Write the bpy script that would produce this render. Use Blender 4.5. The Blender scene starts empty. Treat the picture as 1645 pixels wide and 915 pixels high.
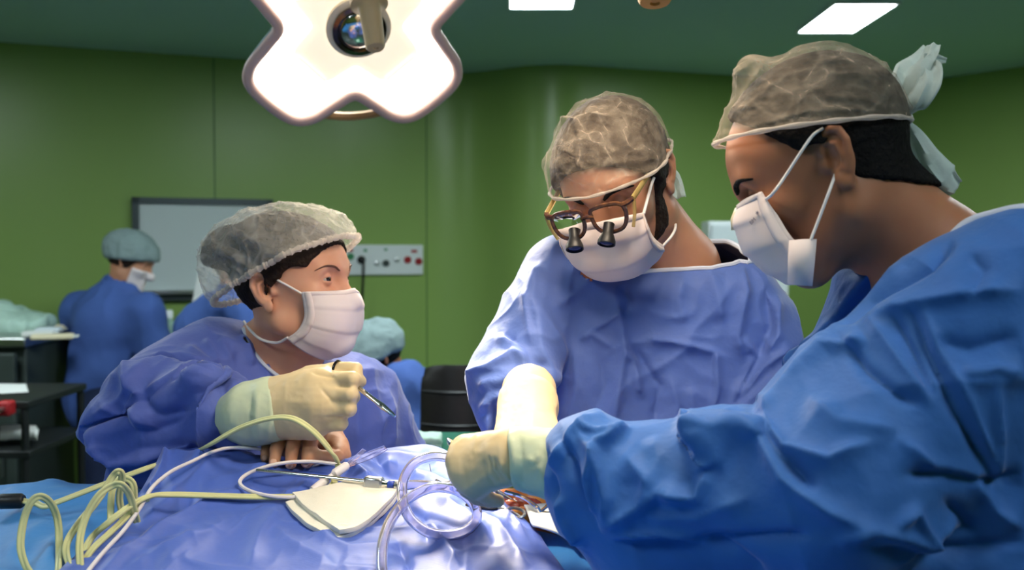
import bpy, bmesh, math, random
import numpy as np
from mathutils import Vector, Matrix

# ------------------------------------------------------------------ camera, light and exposure
SC = bpy.context.scene
COL = SC.collection
F, CX, CY, CAMZ = 1600.0, 822.5, 457.5, 1.55
PITCH = math.atan(57.5 / F)
cam_d = bpy.data.cameras.new('camera')
cam = bpy.data.objects.new('camera', cam_d)
COL.objects.link(cam)
cam.location = (0, 0, CAMZ)
cam.rotation_euler = (math.pi / 2 - PITCH, 0, 0)
cam_d.sensor_width = 36.0
cam_d.lens = 36.0 * F / 1645.0
cam_d.clip_start = 0.02
cam_d.dof.use_dof = True
cam_d.dof.focus_distance = 1.36
cam_d.dof.aperture_fstop = 4.8
SC.camera = cam
SC.view_settings.view_transform = 'Standard'
SC.view_settings.look = 'None'
SC.view_settings.exposure = 0.0
SC.view_settings.gamma = 1.0
SC.view_settings.use_curve_mapping = False

world = bpy.data.worlds.new('world')
SC.world = world
world.use_nodes = True
world.node_tree.nodes['Background'].inputs[0].default_value = (0.5, 0.7, 0.8, 1)
world.node_tree.nodes['Background'].inputs[1].default_value = 0.015

CEIL = 2.6
FIELD = (0.005, 1.31, 1.21)           # the wound the surgical lamps point at
BEAM = (0.0, 1.37, 1.28)
LAMP_A = dict(loc=(-0.336, 2.2, 2.034), beams=((250.0, 17, 1.0), (34.0, 110, 1.0)), col=(1.0, 0.86, 0.66))
LAMP_B = dict(loc=(0.15, 1.02, 2.22), beams=((170.0, 17, 1.0), (29.0, 110, 1.0)), col=(1.0, 0.80, 0.58))
PANEL_W = 27.0                        # strength of the ceiling panels


def spot(name, loc, target, power, cone, blend, col, size=0.12):
    d = bpy.data.lights.new(name, 'SPOT')
    d.energy = power
    d.spot_size = math.radians(cone)
    d.spot_blend = blend
    d.color = col
    d.shadow_soft_size = size
    o = bpy.data.objects.new(name, d)
    COL.objects.link(o)
    o.location = loc
    o.rotation_euler = (Vector(target) - Vector(loc)).to_track_quat('-Z', 'Y').to_euler()
    return o


def toward(a, b, t):
    a, b = Vector(a), Vector(b)
    return a + (b - a).normalized() * t


def area(name, loc, sx, sy, power, col):
    d = bpy.data.lights.new(name, 'AREA')
    d.shape = 'RECTANGLE'
    d.size, d.size_y = sx, sy
    d.energy = power
    d.color = col
    o = bpy.data.objects.new(name, d)
    COL.objects.link(o)
    o.location = loc
    return o


for _L in (LAMP_A, LAMP_B):
    for _p, _cone, _bl in _L['beams']:
        spot('surgical_beam', toward(_L['loc'], BEAM, 0.25), BEAM, _p, _cone, _bl, _L['col'])
# the cool ceiling panels: two in the picture, the rest added out of view to light the room
PANELS = [(0.125, 4.04, 0.265, 0.62), (1.507, 4.55, 0.262, 0.55),
          (-2.2, 2.7, 0.62, 0.62), (2.4, 3.4, 0.62, 0.62), (-0.2, 2.9, 0.62, 0.62), (1.2, 0.1, 0.3, 0.62), (-1.3, 0.1, 0.3, 0.62)]
PANEL_COL = (0.84, 0.97, 1.0)


# ------------------------------------------------------------------ projection helpers
_f = np.array([0, math.cos(PITCH), -math.sin(PITCH)])
_u = np.array([0, math.sin(PITCH), math.cos(PITCH)])
_r = np.array([1.0, 0, 0])
_c = np.array([0, 0, CAMZ])


def ray(px, py):
    return _f + (px - CX) / F * _r - (py - CY) / F * _u


def P(px, py, Y):
    d = ray(px, py)
    return _c + d * (Y / d[1])


def PZ(px, py, Z):
    d = ray(px, py)
    return _c + d * ((Z - CAMZ) / d[2])


def topx(p):
    q = np.asarray(p) - _c
    w = q @ _f
    return np.stack([CX + F * (q @ _r) / w, CY - F * (q @ _u) / w], -1)


# ------------------------------------------------------------------ scene bookkeeping
def tag(o, label=None, cat=None, group=None, kind=None):
    if label: o['label'] = label
    if cat: o['category'] = cat
    if group: o['group'] = group
    if kind: o['kind'] = kind
    return o


def empty(name, loc, label, cat, group=None):
    o = bpy.data.objects.new(name, None)
    COL.objects.link(o)
    o.location = Vector(loc)
    o.empty_display_size = 0.05
    return tag(o, label, cat, group)


def link(name, me, mat=None, parent=None):
    o = bpy.data.objects.new(name, me)
    COL.objects.link(o)
    if mat is not None:
        for m in (mat if isinstance(mat, (list, tuple)) else [mat]):
            me.materials.append(m)
    if parent is not None:
        o.parent = parent
        top = Vector((0, 0, 0))
        q = parent
        while q is not None:
            top = top + q.location
            q = q.parent
        o.location = -top
    return o


def mesh_from(name, V, Fc, smooth=True):
    me = bpy.data.meshes.new(name)
    V = np.asarray(V, dtype=np.float32)
    if isinstance(Fc, np.ndarray) and Fc.ndim == 2:
        n, k = Fc.shape
        me.vertices.add(len(V))
        me.vertices.foreach_set('co', V.ravel())
        me.loops.add(n * k)
        me.loops.foreach_set('vertex_index', Fc.astype(np.int32).ravel())
        me.polygons.add(n)
        me.polygons.foreach_set('loop_start', np.arange(0, n * k, k, dtype=np.int32))
        me.update(calc_edges=True)
        me.validate()
    else:
        me.from_pydata([tuple(map(float, v)) for v in V], [], [tuple(int(i) for i in f) for f in Fc])
        me.update()
    if smooth:
        me.polygons.foreach_set('use_smooth', np.ones(len(me.polygons), dtype=bool))
    return me


class MB:
    """collects shapes into one mesh"""
    def __init__(self):
        self.V, self.F = [], []
        self.n = 0

    def add(self, V, Fc):
        V = np.asarray(V, dtype=float)
        self.V.append(V)
        for f in Fc:
            self.F.append(tuple(int(i) + self.n for i in f))
        self.n += len(V)
        return self

    def box(self, c, s, rz=0.0, R=None):
        c = np.asarray(c, float)
        h = np.asarray(s, float) / 2
        V = np.array([[x, y, z] for x in (-1, 1) for y in (-1, 1) for z in (-1, 1)], float) * h
        if R is None:
            cz, sz = math.cos(rz), math.sin(rz)
            R = np.array([[cz, -sz, 0], [sz, cz, 0], [0, 0, 1]])
        V = V @ np.asarray(R).T + c
        return self.add(V, [(0, 1, 3, 2), (4, 6, 7, 5), (0, 4, 5, 1), (2, 3, 7, 6), (0, 2, 6, 4), (1, 5, 7, 3)])

    def tube(self, pts, r, n=10, close=False, prof=None, up=None):
        V, Fc = tube_arrays(pts, r, n, close, prof, up)
        return self.add(V, Fc)

    def lathe(self, prof, c=(0, 0, 0), axis=(0, 0, 1), n=32):
        a = np.asarray(axis, float); a /= np.linalg.norm(a)
        t = np.array([1, 0, 0]) if abs(a[0]) < 0.9 else np.array([0, 1, 0])
        u = np.cross(a, t); u /= np.linalg.norm(u)
        w = np.cross(a, u)
        V, Fc = [], []
        for (r, z) in prof:
            for k in range(n):
                th = 2 * math.pi * k / n
                V.append(np.asarray(c) + a * z + (u * math.cos(th) + w * math.sin(th)) * r)
        m = len(prof)
        for i in range(m - 1):
            for k in range(n):
                Fc.append((i * n + k, i * n + (k + 1) % n, (i + 1) * n + (k + 1) % n, (i + 1) * n + k))
        Fc.append(tuple(range(n - 1, -1, -1)))
        Fc.append(tuple((m - 1) * n + k for k in range(n)))
        return self.add(V, Fc)

    def grid(self, G):
        """G: (rows, cols, 3)"""
        G = np.asarray(G)
        a, b = G.shape[:2]
        return self.add(G.reshape(-1, 3), [(i * b + j, i * b + j + 1, (i + 1) * b + j + 1, (i + 1) * b + j) for i in range(a - 1) for j in range(b - 1)])

    def prism(self, poly, depth, M=None):
        """poly: list of (x, y); extruded along z from 0 to depth; M: function mapping (N,3) to world"""
        n = len(poly)
        V = np.array([[x, y, 0] for x, y in poly] + [[x, y, depth] for x, y in poly], float)
        if M is not None: V = M(V)
        return self.add(V, [tuple(range(n - 1, -1, -1)), tuple(range(n, 2 * n))] + [(i, (i + 1) % n, n + (i + 1) % n, n + i) for i in range(n)])

    def build(self, name, mat=None, parent=None, smooth=True, bevel=0.0, sharp=None):
        V = np.concatenate(self.V)
        me = mesh_from(name, V, self.F, smooth)
        bm = bmesh.new()
        bm.from_mesh(me)
        bmesh.ops.recalc_face_normals(bm, faces=bm.faces)
        bm.to_mesh(me)
        bm.free()
        if smooth:
            me.set_sharp_from_angle(angle=math.radians(sharp or 40))
        o = link(name, me, mat, parent)
        if bevel:
            m = o.modifiers.new('bevel', 'BEVEL')
            m.width = bevel; m.segments = 2; m.limit_method = 'ANGLE'
        return o


def spline(pts, n=12, close=False):
    """Catmull-Rom through the points"""
    p = np.asarray(pts, float)
    if close:
        q = np.concatenate([p[-1:], p, p[:2]])
    else:
        q = np.concatenate([2 * p[:1] - p[1:2], p, 2 * p[-1:] - p[-2:-1]])
    out = []
    t = np.linspace(0, 1, n, endpoint=False)[:, None]
    for i in range(len(q) - 3):
        a, b, c, d = q[i], q[i + 1], q[i + 2], q[i + 3]
        out.append(0.5 * ((2 * b) + (-a + c) * t + (2 * a - 5 * b + 4 * c - d) * t ** 2 + (-a + 3 * b - 3 * c + d) * t ** 3))
    out = np.concatenate(out)
    return out if close else np.concatenate([out, p[-1:]])


def tube_arrays(pts, r, n=10, close=False, prof=None, up=None):
    p = np.asarray(pts, float)
    m = len(p)
    rr = np.broadcast_to(np.asarray(r, float), (m,))
    T = (np.roll(p, -1, 0) - np.roll(p, 1, 0)) if close else np.gradient(p, axis=0)
    T /= np.linalg.norm(T, axis=1)[:, None] + 1e-12
    if prof is None:
        th = np.linspace(0, 2 * math.pi, n, endpoint=False)
        prof = np.stack([np.cos(th), np.sin(th)], -1)
    prof = np.asarray(prof)
    n = len(prof)
    ref = np.array(up if up is not None else [0.13, 0.31, 0.94])
    N = ref - T[0] * (ref @ T[0])
    if np.linalg.norm(N) < 1e-3: N = np.cross(T[0], [1, 0, 0])
    N /= np.linalg.norm(N)
    V = np.zeros((m, n, 3))
    for i in range(m):
        if up is not None:
            N2 = ref - T[i] * (ref @ T[i])
            if np.linalg.norm(N2) > 0.2: N = N2
        N = N - T[i] * (N @ T[i]); N /= np.linalg.norm(N)
        B = np.cross(T[i], N)
        V[i] = p[i] + rr[i] * (prof[:, :1] * B + prof[:, 1:] * N)
    Fc = []
    for i in range(m if close else m - 1):
        j = (i + 1) % m
        for k in range(n):
            Fc.append((i * n + k, i * n + (k + 1) % n, j * n + (k + 1) % n, j * n + k))
    if not close:
        Fc.append(tuple(range(n - 1, -1, -1)))
        Fc.append(tuple((m - 1) * n + k for k in range(n)))
    return V.reshape(-1, 3), Fc


# ------------------------------------------------------------------ implicit shapes
def rot_to(fwd, up=(0, 0, 1)):
    """columns: right, forward, up"""
    f = np.asarray(fwd, float); f /= np.linalg.norm(f)
    r = np.cross(f, up); r /= np.linalg.norm(r)
    u = np.cross(r, f)
    return np.stack([r, f, u], 1)


def sph(c, r):
    c = np.asarray(c, np.float32)
    return lambda p: np.linalg.norm(p - c, axis=1) - r


def ell(c, r, R=None):
    c = np.asarray(c, np.float32); r = np.asarray(r, np.float32)
    def f(p):
        q = p - c
        if R is not None: q = q @ np.asarray(R, np.float32)
        k0 = np.linalg.norm(q / r, axis=1)
        k1 = np.linalg.norm(q / (r * r), axis=1) + 1e-6
        return k0 * (k0 - 1) / k1
    return f


def rc(a, b, r1, r2):
    a = np.asarray(a, np.float32); b = np.asarray(b, np.float32)
    ba = b - a
    L = float(ba @ ba) + 1e-12
    def f(p):
        pa = p - a
        h = np.clip(pa @ ba / L, 0, 1)
        return np.linalg.norm(pa - h[:, None] * ba, axis=1) - (r1 + (r2 - r1) * h)
    return f


def chain(pts, rad):
    fs = [rc(pts[i], pts[i + 1], rad[i], rad[i + 1]) for i in range(len(pts) - 1)]
    def f(p):
        d = fs[0](p)
        for g in fs[1:]: d = np.minimum(d, g(p))
        return d
    return f


def bx(c, h, r=0.0, R=None):
    c = np.asarray(c, np.float32); h = np.asarray(h, np.float32) - r
    def f(p):
        q = p - c
        if R is not None: q = q @ np.asarray(R, np.float32)
        q = np.abs(q) - h
        return np.linalg.norm(np.maximum(q, 0), axis=1) + np.minimum(q.max(1), 0) - r
    return f


def half(pt, n):
    pt = np.asarray(pt, np.float32); n = np.asarray(n, np.float32); n = n / np.linalg.norm(n)
    return lambda p: (p - pt) @ n


def smn(a, b, k):
    h = np.maximum(k - np.abs(a - b), 0) / k
    return np.minimum(a, b) - h * h * k * 0.25


def U(k, *fs):
    def f(p):
        d = fs[0](p)
        for g in fs[1:]: d = smn(d, g(p), k)
        return d
    return f


def SUB(k, a, *bs):
    def f(p):
        d = a(p)
        for b in bs: d = -smn(-d, b(p), k)
        return d
    return f


def INT(k, *fs):
    def f(p):
        d = -fs[0](p)
        for g in fs[1:]: d = smn(d, -g(p), k)
        return -d
    return f


def OFF(f, o):
    return lambda p: f(p) - o


def XF(f, R, t):
    R = np.asarray(R, np.float32); t = np.asarray(t, np.float32)
    return lambda p: f((p - t) @ R)


def pillow(poly_px, Y, T, rnd, slope=(0, 0), k=None):
    """a padded sheet: outline given in the photo's frame at distance Y, half-thickness T, edge rounding rnd; slope tilts it in x and z"""
    W = np.array([P(x, y, Y) for x, y in poly_px])
    poly = W[:, [0, 2]].astype(np.float32)
    c = poly.mean(0)
    A = poly; B = np.roll(poly, -1, 0)
    sc = rnd / T
    def f(p):
        q = p[:, [0, 2]]
        d2 = np.full(len(p), 1e9, np.float32)
        ins = np.zeros(len(p), bool)
        for a, b in zip(A, B):
            e = b - a
            w = q - a
            h = np.clip(w @ e / (e @ e + 1e-12), 0, 1)
            v = w - h[:, None] * e
            d2 = np.minimum(d2, (v * v).sum(1))
            c1 = (a[1] <= q[:, 1]) & (b[1] > q[:, 1])
            c2 = (a[1] > q[:, 1]) & (b[1] <= q[:, 1])
            cr = e[0] * w[:, 1] - e[1] * w[:, 0]
            ins ^= (c1 & (cr > 0)) | (c2 & (cr < 0))
        s = np.sqrt(d2) * np.where(ins, -1, 1)
        yc = Y + slope[0] * (q[:, 0] - c[0]) + slope[1] * (q[:, 1] - c[1])
        y = np.abs(p[:, 1] - yc) * sc
        a = s + rnd
        d = np.sqrt(np.maximum(a, 0) ** 2 + y * y) - rnd
        d = np.where(a < 0, y - rnd, d)
        return d
    return f


def surface_nets(f, lo, hi, h, slack=1.5, proj=2):
    lo = np.asarray(lo, float); hi = np.asarray(hi, float)
    B = 8
    nb = np.ceil((hi - lo) / (h * B)).astype(int)
    dims = nb * B + 1
    ci = np.stack(np.meshgrid(*[np.arange(n) for n in nb], indexing='ij'), -1).reshape(-1, 3)
    cc = lo + (ci * B + B / 2) * h
    dc = np.concatenate([f(x.astype(np.float32)) for x in np.array_split(cc, max(1, len(cc) // 200000))])
    V = np.ones(dims, np.float32)
    # default sign per block
    sg = np.where(dc < 0, -1.0, 1.0).reshape(nb)
    big = np.repeat(np.repeat(np.repeat(sg, B, 0), B, 1), B, 2)
    V[:-1, :-1, :-1] = big
    V[-1] = V[-2]; V[:, -1] = V[:, -2]; V[:, :, -1] = V[:, :, -2]
    act = ci[np.abs(dc) < B * h * 0.87 * slack]
    loc = np.stack(np.meshgrid(*[np.arange(B + 1)] * 3, indexing='ij'), -1).reshape(-1, 3)
    for ch in np.array_split(act, max(1, len(act) // 400)):
        if len(ch) == 0: continue
        idx = (ch[:, None] * B + loc[None]).reshape(-1, 3)
        V[idx[:, 0], idx[:, 1], idx[:, 2]] = f((lo + idx * h).astype(np.float32))
    s = V < 0
    cnt = np.zeros(dims - 1, np.uint8)
    cor = [(i, j, k) for i in (0, 1) for j in (0, 1) for k in (0, 1)]
    for (i, j, k) in cor:
        cnt += s[i:dims[0] - 1 + i, j:dims[1] - 1 + j, k:dims[2] - 1 + k]
    cells = np.argwhere((cnt > 0) & (cnt < 8))
    vals = np.stack([V[cells[:, 0] + i, cells[:, 1] + j, cells[:, 2] + k] for (i, j, k) in cor], 1)
    cor = np.array(cor)
    acc = np.zeros((len(cells), 3)); n = np.zeros(len(cells))
    for a in range(8):
        for b in range(a + 1, 8):
            if np.abs(cor[a] - cor[b]).sum() != 1: continue
            va, vb = vals[:, a], vals[:, b]
            m = (va < 0) != (vb < 0)
            t = np.where(m, va / np.where(m, va - vb, 1), 0)
            acc += np.where(m[:, None], cor[a] + t[:, None] * (cor[b] - cor[a]), 0)
            n += m
    X = lo + (cells + acc / n[:, None]) * h
    ids = np.full(dims - 1, -1, np.int32)
    ids[cells[:, 0], cells[:, 1], cells[:, 2]] = np.arange(len(cells))
    Q = []
    for ax in range(3):
        o1, o2 = (ax + 1) % 3, (ax + 2) % 3
        s0 = [slice(None)] * 3; s1 = [slice(None)] * 3
        s0[ax] = slice(0, -1); s1[ax] = slice(1, None)
        e = s[tuple(s0)] != s[tuple(s1)]
        E = np.argwhere(e)
        E = E[(E[:, o1] > 0) & (E[:, o2] > 0) & (E[:, o1] < dims[o1] - 1) & (E[:, o2] < dims[o2] - 1)]
        neg = s[E[:, 0], E[:, 1], E[:, 2]]
        def g(d1, d2):
            I = E.copy(); I[:, o1] -= d1; I[:, o2] -= d2
            return ids[I[:, 0], I[:, 1], I[:, 2]]
        q = np.stack([g(1, 1), g(0, 1), g(0, 0), g(1, 0)], 1)
        q[~neg] = q[~neg][:, ::-1]
        Q.append(q)
    Q = np.concatenate(Q)
    Q = Q[(Q >= 0).all(1)]
    for _ in range(proj):
        x = X.astype(np.float32)
        e = np.float32(h * 0.4)
        d = f(x)
        g = np.stack([f(x + e * np.eye(3, dtype=np.float32)[k]) - f(x - e * np.eye(3, dtype=np.float32)[k]) for k in range(3)], 1) / (2 * e)
        gl = (g * g).sum(1)
        st = (d / np.maximum(gl, 0.15))[:, None] * g
        l = np.linalg.norm(st, axis=1)
        st *= np.minimum(1, 0.7 * h / np.maximum(l, 1e-9))[:, None]
        X = X - st
    return X, Q


def vnormals(X, Q):
    a = X[Q[:, 2]] - X[Q[:, 0]]
    b = X[Q[:, 3]] - X[Q[:, 1]]
    fn = np.cross(a, b)
    N = np.zeros_like(X)
    for k in range(4):
        np.add.at(N, Q[:, k], fn)
    return N / (np.linalg.norm(N, axis=1)[:, None] + 1e-12)


def smooth_mesh(X, Q, it=2, lam=0.5):
    for _ in range(it):
        S = np.zeros_like(X); n = np.zeros(len(X))
        for k in range(4):
            i, j = Q[:, k], Q[:, (k + 1) % 4]
            np.add.at(S, i, X[j]); np.add.at(n, i, 1)
            np.add.at(S, j, X[i]); np.add.at(n, j, 1)
        X = X + lam * (S / np.maximum(n, 1)[:, None] - X)
    return X


CREASE = 2.0


# folds of cloth: every crease is (points in the photo's frame, half widths on both sides in px, height in mm)
def crease_disp(X, N, creases):
    px = topx(X)
    V = _c - X
    V /= np.linalg.norm(V, axis=1)[:, None]
    face = np.clip((N * V).sum(1) * 2.5, 0, 1)
    D = np.zeros(len(X))
    for cr in creases:
        pts, wl, wr, hh = cr[:4]
        pts = np.asarray(pts, float)
        best = np.full(len(X), 1e9); side = np.zeros(len(X)); tt = np.zeros(len(X))
        seg = np.linalg.norm(np.diff(pts, axis=0), axis=1)
        L = seg.sum(); s0 = 0
        for a, b, l in zip(pts[:-1], pts[1:], seg):
            e = b - a
            w = px - a
            h = np.clip(w @ e / (e @ e), 0, 1)
            v = w - h[:, None] * e
            d = np.linalg.norm(v, axis=1)
            m = d < best
            best = np.where(m, d, best)
            side = np.where(m, e[0] * w[:, 1] - e[1] * w[:, 0], side)
            tt = np.where(m, (s0 + h * l) / L, tt)
            s0 += l
        w = np.where(side > 0, wr, wl) * 0.85
        x = best / w
        prof = np.exp(-np.sqrt(x * x + 0.04) + 0.2)
        tap = cr[4] if len(cr) > 4 else 0.18
        end = np.clip(tt / tap, 0, 1) * np.clip((1 - tt) / tap, 0, 1)
        end = 0.15 + 0.85 * end
        D += hh * CREASE * 0.001 * prof * end
    return D * face


# value noise in 3D, vectorised
_rng = np.random.RandomState(7)
_perm = _rng.permutation(256)
_perm = np.concatenate([_perm, _perm, _perm])
_val = _rng.rand(256)


def vnoise(p):
    i = np.floor(p).astype(int)
    f = p - i
    f = f * f * (3 - 2 * f)
    i &= 255
    r = 0
    for a in (0, 1):
        for b in (0, 1):
            for c in (0, 1):
                w = (f[:, 0] if a else 1 - f[:, 0]) * (f[:, 1] if b else 1 - f[:, 1]) * (f[:, 2] if c else 1 - f[:, 2])
                r = r + w * _val[_perm[_perm[_perm[(i[:, 0] + a) & 255] + ((i[:, 1] + b) & 255)] + ((i[:, 2] + c) & 255)]]
    return r * 2 - 1


def ridged(p, oct=3):
    r = 0; a = 1.0
    for _ in range(oct):
        r = r + a * (1 - 2 * np.abs(vnoise(p)))
        p = p * 2.03 + 17.1
        a *= 0.5
    return r


def crumple(p):
    # sharp crests and slack hollows of stiff thin cloth
    q = p + 0.35 * np.stack([vnoise(p * 0.9 + 5), vnoise(p * 0.9 + 19), vnoise(p * 0.9 + 41)], 1)
    a = (1 - np.abs(vnoise(q))) ** 5
    b = (1 - np.abs(vnoise(q * 1.9 + 7))) ** 5
    c = vnoise(q * 0.5 + 30)
    return 1.3 * a + 0.7 * b + 0.8 * c - 0.5


def cloth_mesh(name, f, lo, hi, h, mat, parent=None, creases=(), noise=0.003, nscale=9.0, cuts=(), thick=0.0015, stretch=(1, 1, 1), sm=1, slack=1.6):
    """cloth as an implicit surface with modelled folds; cuts are planes (point, normal): what lies on the normal's side is open"""
    X, Q = surface_nets(f, lo, hi, h, slack)
    if sm: X = smooth_mesh(X, Q, sm)
    N = vnormals(X, Q)
    D = crease_disp(X, N, creases) if len(creases) else np.zeros(len(X))
    if noise:
        D = D + noise * crumple(X * nscale * np.asarray(stretch) + 3.3)
    X = X + N * D[:, None]
    me = mesh_from(name, X, Q)
    loops = []
    if cuts:
        bm = bmesh.new()
        bm.from_mesh(me)
        for c in cuts:
            pt, n = c[0], c[1]
            n = Vector(n).normalized()
            pt = Vector(pt)
            if len(c) > 2:      # only cut near this centre
                cc, rr = Vector(c[2]), c[3]
                geom = [v for v in bm.verts if (v.co - cc).length < rr]
                es = set(e for v in geom for e in v.link_edges); fs = set(q for v in geom for q in v.link_faces)
                r = bmesh.ops.bisect_plane(bm, geom=geom + list(es) + list(fs), plane_co=pt, plane_no=n, clear_outer=False)
                dead = [v for v in bm.verts if (v.co - pt).dot(n) > 1e-5 and (v.co - cc).length < rr]
                bmesh.ops.delete(bm, geom=dead, context='VERTS')
            else:
                bmesh.ops.bisect_plane(bm, geom=bm.verts[:] + bm.edges[:] + bm.faces[:], plane_co=pt, plane_no=n, clear_outer=True)
            # ordered boundary loop on the plane
            be = [e for e in bm.edges if e.is_boundary and all(abs((v.co - pt).dot(n)) < 2e-3 for v in e.verts)]
            adj = {}
            for e in be:
                a, b = e.verts
                adj.setdefault(a, []).append(b); adj.setdefault(b, []).append(a)
            seen = set(); best = []
            for st in adj:
                if st in seen: continue
                path = [st]; seen.add(st); cur = st
                while True:
                    nx = [v for v in adj[cur] if v not in seen]
                    if not nx: break
                    cur = nx[0]; seen.add(cur); path.append(cur)
                if len(path) > len(best): best = path
            loops.append(np.array([v.co[:] for v in best]) if best else np.zeros((0, 3)))
        seen = set(); isl = []
        for v0 in bm.verts:
            if v0 in seen: continue
            st = [v0]; seen.add(v0); cur = []
            while st:
                v = st.pop(); cur.append(v)
                for e_ in v.link_edges:
                    w_ = e_.other_vert(v)
                    if w_ not in seen: seen.add(w_); st.append(w_)
            isl.append(cur)
        isl.sort(key=len)
        for cur in isl[:-1]:
            bmesh.ops.delete(bm, geom=cur, context='VERTS')
        bm.to_mesh(me)
        bm.free()
        me.polygons.foreach_set('use_smooth', np.ones(len(me.polygons), dtype=bool))
    o = link(name, me, mat, parent)
    if cuts and thick:
        m = o.modifiers.new('solid', 'SOLIDIFY')
        m.thickness = thick; m.offset = -1
    return (o, loops) if cuts else o


def solid(name, f, lo, hi, h, mat, parent=None, sm=0, proj=2, disp=None, slack=1.5):
    X, Q = surface_nets(f, lo, hi, h, slack, proj)
    if sm: X = smooth_mesh(X, Q, sm)
    if disp is not None:
        N = vnormals(X, Q)
        X = X + N * disp(X, N)[:, None]
    return link(name, mesh_from(name, X, Q), mat, parent)


def resample(loop, n, close=True):
    p = np.asarray(loop)
    if close: p = np.concatenate([p, p[:1]])
    s = np.concatenate([[0], np.cumsum(np.linalg.norm(np.diff(p, axis=0), axis=1))])
    t = np.linspace(0, s[-1], n, endpoint=not close)
    return np.stack([np.interp(t, s, p[:, k]) for k in range(3)], 1)


def lsmooth(p, it=3, close=True):
    p = p.copy()
    for _ in range(it):
        a = (np.roll(p, 1, 0) + np.roll(p, -1, 0)) / 2
        if not close: a[0], a[-1] = p[0], p[-1]
        p = 0.5 * p + 0.5 * a
    return p


# ------------------------------------------------------------------ materials
def lin(r, g, b):
    return tuple(((c / 255.0) / 12.92 if c / 255.0 <= 0.04045 else ((c / 255.0 + 0.055) / 1.055) ** 2.4) for c in (r, g, b)) + (1.0,)


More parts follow.
